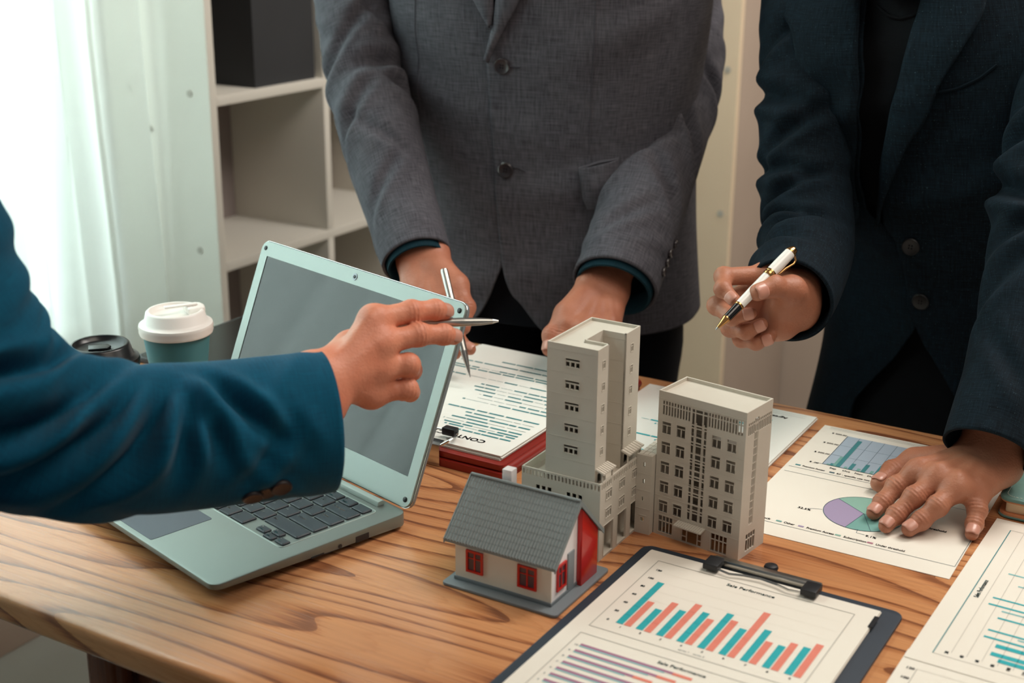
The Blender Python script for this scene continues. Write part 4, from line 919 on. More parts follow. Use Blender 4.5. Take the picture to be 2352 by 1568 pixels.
def nail(parent, base, tip, r, up_, w=.0058, L=.0105, mat='nail'):
    """curved plate on the back of a finger tip"""
    t = nrm(tip-base); n_ = nrm(up_ - t*(up_ @ t)); b = np.cross(t, n_); mb = MB(); nu, nv = 9, 8
    vs = []; c = tip
    for j in range(nv+1):
        s_ = -L*.58 + L*j/nv; taper = 1 - .30*max(0, (j/nv-.75)/.25)**2 - .25*max(0, (.2-j/nv)/.2)**2; drop = .36*max(0, s_)**2/r
        for i in range(nu+1):
            a = (i/nu-.5)*2*math.asin(min(.95, w/r))*taper; vs.append(c + t*s_*(1) + (r+.0006-drop)*(math.cos(a)*n_ + math.sin(a)*b))
    mb.add(vs, [(j*(nu+1)+i, j*(nu+1)+i+1, (j+1)*(nu+1)+i+1, (j+1)*(nu+1)+i) for j in range(nv) for i in range(nu)])
    o = mb.build('fingernail', mat, parent, smooth=True, angle=80); md = o.modifiers.new('thickness', 'SOLIDIFY'); md.thickness = .0006; md.offset = 0
    return o
def body(name, label, hands, caps, mat, group=None):
    """one continuous skin mesh: coarse trunk and arms, fine hands, zipped together at the forearms"""
    pts = [p for a, b, _, _ in caps for p in (a, b)]; fld = Field(pts, .16, .011)
    for a, b, ra, rb in caps: fld.union(a, b, ra, rb, .03)
    bm = bmesh.new()
    def add(V_, F_):
        me = raw_mesh('tmp', V_, F_); n0 = len(bm.verts); bm.from_mesh(me); bpy.data.meshes.remove(me); bm.verts.ensure_lookup_table(); return [bm.verts[i] for i in range(n0, len(bm.verts))]
    V_, F_ = fld.mesh(); V_ = relax(V_, F_, 2)
    parts = []
    for spec in hands:
        hv, hf, cut, ax = hand(spec, spec.get('voxel', .0012)); parts.append((hv, hf, cut, ax))
        m_ = ((V_ - cut) @ ax < .004) & (np.linalg.norm(V_ - cut, axis=1) < .14); keep = ~m_; F_ = F_[keep[F_].all(1)]
    add(V_, F_)
    for hv, hf, cut, ax in parts:
        keep = (hv - cut) @ ax < -.004; hf = hf[keep[hf].all(1)]; add(hv, hf)
    bmesh.ops.delete(bm, geom=[v for v in bm.verts if not v.link_faces], context='VERTS')
    for hv, hf, cut, ax in parts:
        c = Vector(cut); a_ = Vector(ax); p_ = a_.orthogonal().normalized(); q_ = a_.cross(p_)
        be = [e for e in bm.edges if len(e.link_faces) == 1 and (e.verts[0].co-c).length < .09]
        side = lambda e: ((e.verts[0].co + e.verts[1].co)/2 - c).dot(a_)
        lo = {v for e in be if side(e) < 0 for v in e.verts}; hi = {v for e in be if side(e) >= 0 for v in e.verts}
        angf = lambda v: math.atan2((v.co-c).dot(q_), (v.co-c).dot(p_))
        A_ = sorted(lo, key=angf); B_ = sorted(hi, key=angf)
        if len(A_) < 3 or len(B_) < 3: continue
        i = j = 0; na, nb = len(A_), len(B_); aa = [angf(v) for v in A_]; bb = [angf(v) for v in B_]
        while i < na or j < nb:
            ta = aa[i+1] if i+1 < na else aa[0] + 2*math.pi if i+1 == na else 99; tb_ = bb[j+1] if j+1 < nb else bb[0] + 2*math.pi if j+1 == nb else 99
            if j >= nb or (i < na and ta <= tb_): tri = (A_[i % na], A_[(i+1) % na], B_[j % nb]); i += 1
            else: tri = (A_[i % na], B_[(j+1) % nb], B_[j % nb]); j += 1
            if len(set(tri)) == 3:
                try: bm.faces.new(tri)
                except ValueError: pass
    bmesh.ops.recalc_face_normals(bm, faces=bm.faces)
    me = bpy.data.meshes.new(name); bm.to_mesh(me); bm.free(); me.materials.append(M[mat]); me.shade_smooth()
    o = link(name, me); tag(o, label, 'person', group)
    return o
def bones(spec):
    for k, f in list(spec['fingers'].items()) + [('thumb', spec['thumb'])]: print('BONE', k, [round(float(np.linalg.norm(f[i+1]-f[i]))*1000) for i in range(3)])
def catmull(pts, n):
    pts = [np.asarray(p, float) for p in pts]; P_ = [2*pts[0]-pts[1]] + pts + [2*pts[-1]-pts[-2]]; out = []
    for i in range(1, len(P_)-2):
        for k in range(n):
            t = k/n; a, b, c, d_ = P_[i-1:i+3]; out.append(.5*((2*b) + (-a+c)*t + (2*a-5*b+4*c-d_)*t*t + (-a+3*b-3*c+d_)*t**3))
    out.append(pts[-1]); return np.array(out)
def uv_mesh(name, mb_v, mb_f, uvs, mat, parent, thick=0, smooth=True):
    me = bpy.data.meshes.new(name); me.from_pydata([tuple(map(float, v)) for v in mb_v], [], mb_f); me.materials.append(M[mat])
    ul = me.uv_layers.new(name='UVMap'); li = np.empty(len(me.loops), np.int32); me.loops.foreach_get('vertex_index', li); ul.data.foreach_set('uv', np.asarray(uvs, np.float32)[li].ravel())
    me.update(); bm = bmesh.new(); bm.from_mesh(me); bmesh.ops.recalc_face_normals(bm, faces=bm.faces); bm.to_mesh(me); bm.free()
    if smooth: me.shade_smooth()
    o = link(name, me, parent)
    if thick: md = o.modifiers.new('thickness', 'SOLIDIFY'); md.thickness = thick; md.offset = -1
    return o
def gauss(x): return np.exp(-x*x)
def wrinkle(S, TH_, folds, L, per=True):
    d = np.zeros_like(S)
    for s0, t0, sl, A, ws, wt_ in folds:
        dt = (TH_ - t0 + np.pi) % (2*np.pi) - np.pi if per else TH_ - t0
        x = (S - s0 - sl*dt)/ws; d += A*(gauss(x) - .55*gauss(x-1.7) - .25*gauss(x+1.7))*gauss(dt/wt_)
    return d
def rfolds(seed, n, s0, s1, A, ws=(.010, .022), wt_=(.5, 1.2), sl=.035, t=(-2.6, 2.6)):
    r = random.Random(seed); return [(r.uniform(s0, s1), r.uniform(*t), r.uniform(-sl, sl), A*r.uniform(.5, 1.1), r.uniform(*ws), r.uniform(*wt_)) for _ in range(n)]
def sleeve(parent, path, rad, mat, folds, name='sleeve', nth=128, npath=22, cuff_cut=None, squash=1.0, ring=None):
    c = catmull(path, npath); n = len(c); tt = np.linspace(0, len(path)-1, n); rr = np.interp(tt, range(len(path)), rad)
    seg = np.r_[0, np.cumsum(np.linalg.norm(np.diff(c, axis=0), axis=1))]; L = seg[-1]
    # resample evenly for smooth folds
    m_ = max(90, int(L/.0035)); s_ = np.linspace(0, L, m_); c = np.stack([np.interp(s_, seg, c[:, k]) for k in range(3)], 1); rr = np.interp(s_, seg, rr)
    for _ in range(4): c[1:-1] = .25*c[:-2] + .5*c[1:-1] + .25*c[2:]
    tg = np.gradient(c, axis=0); tg /= np.linalg.norm(tg, axis=1)[:, None]
    a = CAM - c; a = a - tg*(a*tg).sum(1)[:, None]; a /= np.linalg.norm(a, axis=1)[:, None]
    for _ in range(30): a[1:-1] = (a[:-2] + a[1:-1] + a[2:])/3
    a = a - tg*(a*tg).sum(1)[:, None]; a /= np.linalg.norm(a, axis=1)[:, None]; b = np.cross(tg, a)
    th = np.linspace(-np.pi, np.pi, nth, endpoint=False); S, TT = np.meshgrid(s_, th, indexing='ij')
    R = rr[:, None] + wrinkle(S, TT, folds, L)*np.clip((L-S)/.03, .25, 1)
    if cuff_cut is not None:                  # slanted cuff edge
        k = np.clip((S-(L-.06))/.06, 0, 1); sh = k*(cuff_cut[0]*np.cos(TT) + cuff_cut[1]*np.sin(TT))
    else: sh = 0*S
    pt = c[:, None, :] + tg[:, None, :]*sh[..., None] + R[..., None]*(np.cos(TT)[..., None]*a[:, None, :]*squash + np.sin(TT)[..., None]*b[:, None, :])
    last = pt[-1]; cen = last.mean(0); inn = [last*.0 + cen + (last-cen)*.93, cen + (last-cen)*.90 - tg[-1]*.03]
    V_ = np.concatenate([pt.reshape(-1, 3)] + inn); rows = m_ + 2
    F_ = [(i*nth+k, i*nth+(k+1) % nth, (i+1)*nth+(k+1) % nth, (i+1)*nth+k) for i in range(rows-1) for k in range(nth)]
    uvv = np.stack([np.concatenate([(TT*rr.mean()).ravel(), TT[0]*rr.mean(), TT[0]*rr.mean()]), np.concatenate([S.ravel(), np.full(nth, L+.004), np.full(nth, L+.03)])], 1)
    o = uv_mesh(name, V_, F_, uvv, mat, parent)
    return o, dict(c=c, tg=tg, a=a, b=b, s=s_, L=L, r=rr, pt=pt, th=th)
def camproj(X):
    v = X - CAM; dep = v[..., 1]*math.cos(TH) - v[..., 2]*math.sin(TH); up_ = v[..., 1]*math.sin(TH) + v[..., 2]*math.cos(TH); x, y = v[..., 0]/dep, up_/dep
    c, s_ = math.cos(RO), -math.sin(RO); x, y = c*x - s_*y, s_*x + c*y; return W/2 + x*F, H/2 - y*F
class Torso:
    def __init__(t, secs, f, pw=.82, folds=()):
        """secs: list of (centre, half width, half depth) bottom to top; f: facing direction"""
        t.c = np.array([s_[0] for s_ in secs], float); t.a = np.array([s_[1] for s_ in secs]); t.b = np.array([s_[2] for s_ in secs]); t.pw = pw; t.folds = folds
        t.k = np.linspace(0, 1, len(secs)); ax = nrm(t.c[-1] - t.c[0]); t.ax = ax; f = np.asarray(f, float); t.f = nrm(f - ax*(f @ ax)); t.r = np.cross(ax, t.f)*-1; t.L = np.linalg.norm(t.c[-1]-t.c[0])
        t.r = nrm(np.cross(t.f, ax))
        if t.r[0] < 0: t.r = -t.r
        S, A = np.meshgrid(np.linspace(0, 1, 161), np.linspace(-1.75, 1.75, 241), indexing='ij'); t.gs, t.ga = S, A; t.gp = camproj(t.pt(S, A))
    def smooth(t, s_, arr):
        x = np.asarray(s_)*(len(arr)-1); i = np.clip(np.floor(x).astype(int), 0, len(arr)-2); u = x-i; g = lambda k: arr[np.clip(k, 0, len(arr)-1)]
        a, b, c, d_ = g(i-1), g(i), g(i+1), g(i+2)
        if arr.ndim > 1: u = u[..., None]
        return .5*(2*b + (c-a)*u + (2*a-5*b+4*c-d_)*u*u + (3*b-a-3*c+d_)*u**3)
    def pt(t, S, A, off=0.0):
        S = np.asarray(S, float); A = np.asarray(A, float); c = t.smooth(S, t.c); a = t.smooth(S, t.a); b = t.smooth(S, t.b)
        w = wrinkle(S*t.L, A, t.folds, t.L) if len(t.folds) else 0
        x = np.sign(np.sin(A))*np.abs(np.sin(A))**t.pw*(a+off+w); y = np.sign(np.cos(A))*np.abs(np.cos(A))**t.pw*(b+off+w)
        return c + x[..., None]*t.r + y[..., None]*t.f
    def at(t, px, py):
        e = (t.gp[0]-px)**2 + (t.gp[1]-py)**2; i = np.unravel_index(np.argmin(e), e.shape); return float(t.gs[i]), float(t.ga[i])
    def panel(t, name, parent, mat, edge_px, side, off, s0=0.0, s1=1.0, back=np.pi, nth=150, ns=170, thick=.003, hem=None):
        """half of a jacket front: from the traced edge round to the back"""
        e = sorted(t.at(*p) for p in edge_px); es = np.array([q[0] for q in e]); ea = np.array([q[1] for q in e])
        S = np.linspace(s0, s1, ns); E_ = np.interp(S, es, ea); 
        for _ in range(3): E_[1:-1] = .25*E_[:-2] + .5*E_[1:-1] + .25*E_[2:]
        u = np.linspace(0, 1, nth)**1.15; A = E_[:, None] + (side*back - E_[:, None])*u[None, :]; SS = np.repeat(S[:, None], nth, 1)
        if hem is not None: SS = SS + hem(A)*(1-(SS-s0)/(s1-s0))**3
        X = t.pt(SS, A, off); F_ = [(i*nth+k, i*nth+k+1, (i+1)*nth+k+1, (i+1)*nth+k) for i in range(ns-1) for k in range(nth-1)]
        uvv = np.stack([(A*.17).ravel(), (SS*t.L).ravel()], 1)
        return uv_mesh(name, X.reshape(-1, 3), F_, uvv, mat, parent, thick)
    def patch(t, name, parent, mat, left_px, right_px, off0, off1, n=40, m_=14, thick=.002):
        """strip between two traced lines (same number of points), e.g. a lapel"""
        la_ = np.array([t.at(*p) for p in left_px]); ra_ = np.array([t.at(*p) for p in right_px]); k = np.linspace(0, len(la_)-1, n); ii = range(len(la_))
        LA = np.stack([np.interp(k, ii, la_[:, q]) for q in (0, 1)], 1); RA = np.stack([np.interp(k, ii, ra_[:, q]) for q in (0, 1)], 1)
        for X in (LA, RA):
            for _ in range(2): X[1:-1] = .25*X[:-2] + .5*X[1:-1] + .25*X[2:]
        u = np.linspace(0, 1, m_); G = LA[:, None, :]*(1-u[None, :, None]) + RA[:, None, :]*u[None, :, None]
        o_ = off0 + (off1-off0)*u + .004*np.sin(np.pi*u); X = np.stack([t.pt(G[i, :, 0], G[i, :, 1], 0)+0 for i in range(n)]); 
        X = np.stack([[t.pt(np.array(G[i, j, 0]), np.array(G[i, j, 1]), o_[j]) for j in range(m_)] for i in range(n)])
        F_ = [(i*m_+k_, i*m_+k_+1, (i+1)*m_+k_+1, (i+1)*m_+k_) for i in range(n-1) for k_ in range(m_-1)]
        uvv = np.stack([(G[..., 1]*.17).ravel(), (G[..., 0]*t.L).ravel()], 1)
        return uv_mesh(name, X.reshape(-1, 3), F_, uvv, mat, parent, thick)
    def line(t, name, parent, mat, px, off, r):
        q = np.array([t.at(*p) for p in px]); k = np.linspace(0, len(q)-1, 40); s_ = np.interp(k, range(len(q)), q[:, 0]); a = np.interp(k, range(len(q)), q[:, 1])
        for z_ in (s_, a):
            for _ in range(6): z_[1:-1] = .25*z_[:-2] + .5*z_[1:-1] + .25*z_[2:]
        return MB().tube(list(t.pt(s_, a, off)), r, 6).build(name, mat, parent, smooth=True)
    def button(t, parent, mat, px, py, off, r=.0095, name='button'):
        s_, a = t.at(px, py); e = 1e-2; p0 = t.pt(np.array(s_), np.array(a), off); n_ = nrm(np.cross(t.pt(np.array(s_), np.array(a+e), off)-p0, t.pt(np.array(s_+e), np.array(a), off)-p0))
        if n_ @ (CAM-p0) < 0: n_ = -n_
        o = MB().lathe([(r*.9, 0), (r, .0008), (r, .0022), (r*.88, .0032), (r*.72, .0026), (r*.3, .0022), (.0002, .0022)], 28).build(name, mat, parent, smooth=True, angle=50)
        o.location = p0; o.rotation_euler = Vector(n_).to_track_quat('Z', 'Y').to_euler()
        for k in range(4):
            h_ = MB().lathe([(r*.1, .0023), (r*.1, .0026), (r*.05, .0026)], 8, (r*.22*math.cos(k*math.pi/2+.7), r*.22*math.sin(k*math.pi/2+.7), 0)).build('thread_hole', 'cloth_black', o)
        return o
def pen(name, label, a, b, parts, group=None):
    """a: writing end, b: cap end; parts: (name, material, [(t, r)...]) with t measured in metres from a"""
    a = np.asarray(a, float); ax = nrm(np.asarray(b, float)-a); e = empty(name, a); e.rotation_euler = Vector(ax).to_track_quat('Z', 'Y').to_euler(); tag(e, label, 'pen', group)
    for nm, mt, prof in parts: MB().lathe([(r, t) for t, r in prof], 24).build(nm, mt, e, smooth=True, angle=35)
    return e
# ------------------------------------------------------------------ the three people
def leg_tube(parent, hip, foot, r0, r1, mat='cloth_black'):
    n = 40; c = np.array([np.asarray(hip)*(1-k/n) + np.asarray(foot)*(k/n) for k in range(n+1)]); th = np.linspace(-np.pi, np.pi, 48, endpoint=False); V_ = []; uvv = []
    for i in range(n+1):
        r = r0 + (r1-r0)*min(1, i/n*1.15)
        for a in th: V_.append(c[i] + np.array([math.cos(a)*r*(1+.03*math.sin(i*.9+a)), math.sin(a)*r, 0])); uvv.append((a*r, i/n))
    F_ = [(i*48+k, i*48+(k+1) % 48, (i+1)*48+(k+1) % 48, (i+1)*48+k) for i in range(n) for k in range(48)]
    return uv_mesh('trouser_leg', V_, F_, uvv, mat, parent)
def shoe(parent, pos, f):
    f = nrm(f); r = np.array([f[1], -f[0], 0]); prof = [(-.10, .034, .05), (-.07, .040, .085), (-.02, .040, .09), (.04, .044, .065), (.10, .048, .045), (.15, .042, .035), (.175, .022, .022)]
    vs = []; n = 16
    for t, w_, h_ in prof:
        for k in range(n): a = 2*math.pi*k/n; vs.append(np.asarray(pos) + f*t + r*w_*math.cos(a) + Z*(max(0, h_/2 + h_/2*math.sin(a))))
    m_ = len(prof); fs = [(i*n+k, i*n+(k+1) % n, (i+1)*n+(k+1) % n, (i+1)*n+k) for i in range(m_-1) for k in range(n)] + [tuple(range(n)), tuple(range((m_-1)*n, m_*n))]
    return MB().add(vs, fs).build('shoe', 'black_plastic', parent, smooth=True, angle=60)
def cuff(parent, inf, mat, out=.008, k=.88):
    c, tg, r = inf['c'][-1], inf['tg'][-1], inf['r'][-1]
    return sleeve(parent, [c - tg*.05, c - tg*.02, c + tg*out], [r*k, r*k, r*k], mat, [], 'shirt_cuff', 64, 8)
def on_sleeve(inf, px, py):
    pt = inf['pt']; X, Y = camproj(pt); e = (X-px)**2 + (Y-py)**2 + 1e9*(((pt - inf['c'][:, None, :])*(CAM-pt)).sum(-1) < 0); i = np.unravel_index(np.argmin(e), e.shape)
    p = pt[i]; return p, nrm(p - inf['c'][i[0]])
def sleeve_button(parent, inf, px, py, mat, r):
    p, n_ = on_sleeve(inf, px, py); o = MB().lathe([(r*.9, -.001), (r, .0008), (r, .0022), (r*.88, .0032), (r*.72, .0026), (.0002, .0024)], 24).build('cuff_button', mat, parent, smooth=True, angle=50)
    o.location = p; o.rotation_euler = Vector(n_).to_track_quat('Z', 'Y').to_euler()
def shell(t, name, parent, mat, off, s0=0., s1=1., nth=96, ns=60):
    A, S = np.meshgrid(np.linspace(-np.pi, np.pi, nth, endpoint=False), np.linspace(s0, s1, ns)); X = t.pt(S, A, off)
    F_ = [(i*nth+k, i*nth+(k+1) % nth, (i+1)*nth+(k+1) % nth, (i+1)*nth+k) for i in range(ns-1) for k in range(nth)]
    return uv_mesh(name, X.reshape(-1, 3), F_, np.stack([(A*.17).ravel(), (S*t.L).ravel()], 1), mat, parent)
def trunk(t, n=4, k=.55):
    S = np.linspace(.24, .98, n); C = [t.smooth(np.array(s_), t.c) for s_ in S]; out = []
    for i in range(n-1):
        for sg in (-1, 1):
            r0 = float(t.smooth(np.array(S[i]), t.b))*.62; r1 = float(t.smooth(np.array(S[i+1]), t.b))*.62
            out.append((C[i] + t.r*sg*.055, C[i+1] + t.r*sg*.055, r0, r1))
    return out

# ================= person in the grey suit
gf_ = nrm([-.34, -.94, 0])
GT = Torso([((.055, 1.885, .765), .210, .140), ((.050, 1.880, .90), .202, .132), ((.045, 1.875, 1.04), .203, .130), ((.043, 1.865, 1.18), .215, .135), ((.043, 1.855, 1.32), .215, .130), ((.045, 1.850, 1.44), .165, .085)], gf_,
           folds=[(.20, .35, .05, .0035, .02, .5), (.30, -.5, -.06, .004, .022, .5), (.12, .55, .05, .004, .02, .4), (.40, .75, .08, .004, .025, .5), (.07, -.25, .03, .0035, .018, .4)])
g_path = [D(845, -430, 1.93), D(815, -200, 1.90), D(812, 0, 1.86), D(838, 170, 1.82), D(878, 330, 1.77), D(922, 480, 1.72), D(958, 598, 1.675)]
h_path = [D(1520, -430, 1.95), D(1565, -200, 1.93), D(1572, 0, 1.90), D(1578, 160, 1.87), D(1535, 310, 1.81), D(1478, 470, 1.74), D(1412, 655, 1.665)]
gR = dict(wrist=D(972, 592, 1.672), fore=D(850, 215, 1.81), dorsal=D(985, 640, 1.60) - D(985, 640, 1.66), hand=-1,
          fingers=dict(index=[D(1030, 690, 1.630), D(1046, 752, 1.612), D(1058, 789, 1.604), D(1080, 802, 1.600)], middle=[D(1003, 698, 1.625), D(1012, 765, 1.607), D(1024, 800, 1.600), D(1046, 812, 1.597)],
                       ring=[D(976, 700, 1.628), D(980, 765, 1.612), D(990, 800, 1.606), D(1010, 812, 1.602)], pinky=[D(950, 695, 1.635), D(952, 750, 1.622), D(958, 780, 1.615), D(972, 795, 1.61)]),
          thumb=[D(1005, 622, 1.655), D(1048, 655, 1.640), D(1070, 706, 1.625), D(1064, 752, 1.612)])
gL = dict(wrist=D(1385, 660, 1.668), fore=D(1570, 200, 1.86), dorsal=nrm([.1, -.75, .65]), hand=1, fingers=dict(
          index=[D(1300, 748, 1.618), D(1285, 802, 1.600), J((1283, 846, 'z', .0385)), J((1280, 872, 'z', .0310))], middle=[D(1332, 756, 1.612), D(1318, 815, 1.592), J((1315, 862, 'z', .0385)), J((1312, 890, 'z', .0310))],
          ring=[D(1368, 757, 1.612), D(1362, 815, 1.592), J((1360, 860, 'z', .0385)), J((1358, 886, 'z', .0310))], pinky=[D(1402, 748, 1.618), D(1408, 797, 1.602), J((1410, 836, 'z', .0385)), J((1411, 858, 'z', .0310))]),
          thumb=[D(1345, 692, 1.652), D(1302, 722, 1.632), D(1268, 770, 1.616), D(1262, 802, 1.606)])
caps = trunk(GT) + [(g_path[0], D(840, 190, 1.815), .032, .023), (D(850, 215, 1.81), D(958, 598, 1.675), .023, .024), (D(840, 190, 1.815), D(850, 215, 1.81), .023, .023),
        (h_path[0], D(1572, 185, 1.862), .032, .023), (D(1570, 200, 1.86), D(1385, 660, 1.668), .023, .024), (GT.c[-1], g_path[0], .05, .046), (GT.c[-1], h_path[0], .05, .046), (GT.c[-1], GT.c[-1] + np.array([-.02, -.05, .12]), .055, .052)]
pG = body('person', 'person in a grey two-button suit leaning both hands on the desk', [gR, gL], caps, 'skin_deep', 'people around the desk')
for nm in ('index', 'middle', 'ring', 'pinky'): nail(pG, gL['fingers'][nm][2], gL['fingers'][nm][3], .0072, nrm([0, -.5, .85]))
nail(pG, gR['fingers']['index'][2], gR['fingers']['index'][3], .0072, nrm([.1, -.4, .9])); nail(pG, gL['thumb'][2], gL['thumb'][3], .0090, nrm([-.5, -.8, .2]), .0066, .0125)
over = [(1165, -160), (1158, -60), (1151, 0), (1137, 70), (1125, 135), (1128, 200), (1133, 300), (1138, 400), (1148, 520), (1157, 600), (1179, 672), (1217, 775), (1245, 815)]
under = [(1060, -160), (1082, -60), (1101, 0), (1133, 57), (1158, 130), (1165, 200), (1168, 300), (1170, 400), (1172, 520), (1158, 603), (1133, 665), (1095, 730), (1050, 790)]
jG = GT.panel('jacket_front', pG, 'suit_grey', over, 1, .006); jG['label'] = 'grey wool jacket front with two dark buttons'
GT.panel('jacket_front', pG, 'suit_grey', under, -1, .002)
GT.patch('lapel', jG, 'suit_grey', [(1126, 132), (1139, 65), (1151, 0), (1172, -110)], [(1131, 138), (1166, 62), (1200, 0), (1262, -110)], .009, .011)
GT.patch('lapel', jG, 'suit_grey', [(1131, 59), (1115, 28), (1101, 0), (1050, -90)], [(1136, 57), (1138, 22), (1140, -10), (1142, -90)], .0085, .0095)
fl_ = GT.patch('pocket_flap', jG, 'suit_grey', [(1328, 380), (1331, 420), (1336, 455), (1346, 474)], [(1412, 360), (1408, 410), (1402, 455), (1392, 470)], .0105, .0105)
GT.line('pocket_welt', jG, 'suit_grey', [(1326, 380), (1370, 370), (1414, 359)], .0110, .0022)
GT.line('dart_seam', jG, 'seam', [(1368, -40), (1363, 120), (1356, 250), (1352, 350)], .0062, .0008)
GT.line('dart_seam', jG, 'seam', [(957, -40), (958, 80), (962, 200), (968, 300)], .0022, .0008)
GT.line('buttonhole', jG, 'seam', [(1172, 152), (1185, 153), (1197, 155)], .0068, .0012); GT.line('buttonhole', jG, 'seam', [(1184, 385), (1196, 386), (1208, 388)], .0068, .0012)
for x, y in ((1155, 153), (1167, 389)): GT.button(jG, 'button_dark', x, y, .0065, .0105)
shell(GT, 'shirt', pG, 'cloth_black', -.012)
gfold = [(.425, -.6, .01, -.016, .013, .75), (.465, -1.0, -.03, -.012, .012, .6), (.415, 1.4, .02, -.011, .012, .7), (.37, .2, .05, -.008, .013, .6), (.33, -.4, -.05, -.008, .014, .7), (.50, .6, .05, -.008, .013, .7), (.56, -.3, -.06, -.007, .013, .7), (.62, .3, .05, -.005, .012, .6)] + rfolds(11, 14, .25, .70, .003, sl=.05)
s1_, i1 = sleeve(pG, g_path, [.075, .062, .053, .052, .053, .047, .044], 'suit_grey', gfold); cuff(pG, i1, 'shirt_teal')
hfold = [(.405, .7, .03, -.019, .013, .75), (.44, -.9, -.03, -.012, .013, .7), (.46, .5, -.03, -.010, .012, .6), (.36, -.3, .05, -.008, .014, .7), (.53, -.4, -.07, -.013, .014, .8), (.59, .5, .06, -.008, .013, .7), (.65, -.5, -.06, -.011, .014, .7), (.71, .3, .05, -.006, .013, .6)] + rfolds(13, 14, .25, .76, .003, sl=.05)
s2_, i2 = sleeve(pG, h_path, [.075, .062, .052, .050, .053, .054, .054], 'suit_grey', hfold); cuff(pG, i2, 'shirt_teal')
for k in range(4): sleeve_button(s2_, i2, 1548 - 9*k, 560 + 21*k, 'button_dark', .0055)
for sg in (-1, 1):
    hip = np.array([.06, 1.885, .90]) + GT.r*sg*.085; ft = np.array([.06, 1.93, .05]) + GT.r*sg*.12
    leg_tube(pG, hip, ft, .105, .075); shoe(pG, [ft[0], ft[1], 0], gf_)

# ================= person in the dark suit
rf_ = nrm([-.55, -.83, 0])
RT = Torso([(D(2185, 975, 1.82), .195, .140), (D(2205, 760, 1.77), .172, .132), (D(2218, 520, 1.70), .165, .130), (D(2205, 280, 1.63), .185, .135), (D(2185, 60, 1.58), .205, .125), (D(2165, -130, 1.56), .175, .085)], rf_,
           folds=[(.35, .3, .06, .006, .02, .5), (.28, -.35, -.07, .006, .02, .5), (.42, -.5, .07, .006, .02, .45), (.22, .5, .05, .005, .02, .5)])
r_path = [D(1945, -330, 1.66), D(1880, -160, 1.655), D(1856, 20, 1.635), D(1846, 240, 1.61), D(1850, 420, 1.585), D(1856, 555, 1.54), D(1832, 640, 1.47), D(1808, 690, 1.425)]
l_path = [D(2430, -330, 1.56), D(2470, -160, 1.52), D(2478, 60, 1.47), D(2450, 230, 1.435), D(2405, 430, 1.405), D(2380, 610, 1.38), D(2338, 810, 1.345), D(2268, 1034, 1.305)]
c5 = lambda x, y, d: D(1580 + .2232*x, 500 + .2232*y, d)
rR = dict(voxel=.0010, wrist=D(1836, 690, 1.437), fore=D(1868, 560, 1.56), dorsal=nrm([-.45, .85, .1]), hand=-1, cut=.5, fingers=dict(
          index=[c5(800, 585, 1.432), c5(372, 606, 1.418), c5(362, 735, 1.397), c5(470, 842, 1.386)], middle=[c5(690, 720, 1.448), c5(300, 905, 1.428), c5(450, 1025, 1.408), c5(640, 985, 1.402)],
          ring=[c5(720, 880, 1.452), c5(440, 1130, 1.436), c5(600, 1168, 1.416), c5(755, 1098, 1.410)], pinky=[c5(790, 1010, 1.452), c5(555, 1248, 1.440), c5(705, 1284, 1.424), c5(838, 1240, 1.418)]),
          thumb=[c5(1120, 850, 1.425), c5(1065, 745, 1.402), c5(880, 705, 1.388), c5(715, 768, 1.378)],
          extra=[(c5(1130, 900, 1.432), c5(960, 1080, 1.432), .020, .017), (c5(960, 1080, 1.432), c5(830, 1130, 1.440), .017, .015), (c5(1080, 820, 1.42), c5(1000, 880, 1.415), .016, .014), (c5(1000, 880, 1.42), c5(900, 1000, 1.44), .016, .015)])
c3 = lambda x, y, z_: P(1750 + .3188*x, 850 + .3188*y, T + z_)
wl_ = P(2268, 1062, T + .044)
rL = dict(voxel=.0010, wrist=wl_, fore=D(2385, 590, 1.385), dorsal=nrm([0, -.12, 1]), hand=1, cut=.5, fr=1.0, fingers=dict(
          index=[c3(1128, 735, .040), c3(968, 838, .026), c3(868, 955, .0140), c3(805, 1025, .0085)], middle=[c3(1270, 775, .043), c3(1095, 915, .029), c3(965, 1045, .0145), c3(893, 1120, .0085)],
          ring=[c3(1405, 840, .040), c3(1265, 980, .027), c3(1148, 1085, .014), c3(1060, 1145, .0085)], pinky=[c3(1545, 880, .033), c3(1552, 1010, .022), c3(1530, 1110, .0125), c3(1512, 1178, .0080)]),
          thumb=[c3(1330, 665, .033), c3(1105, 668, .024), c3(945, 735, .0150), c3(845, 815, .0105)])
caps = trunk(RT) + [(r_path[1], D(1850, 430, 1.59), .036, .030), (D(1850, 430, 1.59), D(1868, 560, 1.56), .030, .029), (D(1868, 560, 1.56), D(1836, 690, 1.437), .029, .025), (l_path[1], D(2412, 440, 1.41), .036, .030), (D(2412, 440, 1.41), D(2385, 590, 1.385), .030, .029), (D(2385, 590, 1.385), wl_, .029, .025),
        (RT.c[-1], r_path[1], .05, .046), (RT.c[-1], l_path[1], .05, .046), (RT.c[-1], D(2075, -110, 1.48), .055, .052)]
pR = body('person', 'person in a dark navy suit holding a white pen, one palm flat on the report', [rR, rL], caps, 'skin', 'people around the desk')
for nm in ('index', 'middle', 'ring', 'pinky'):
    f = rL['fingers'][nm]; nail(pR, f[2], f[3], .0072, nrm([0, -.25, 1]), .0060, .0112)
nail(pR, rL['thumb'][2], rL['thumb'][3], .0090, nrm([-.35, -.15, 1]), .0066, .0125)
for nm, u_ in (('index', [-.35, -.9, .3]), ('middle', [.25, -.9, .35]), ('ring', [.35, -.85, .35]), ('pinky', [.35, -.85, .3])):
    f = rR['fingers'][nm]; nail(pR, f[2], f[3], .0072, nrm(u_), .0058, .0108)
nail(pR, rR['thumb'][2], rR['thumb'][3], .0090, nrm([0, -.95, .3]), .0072, .0135)
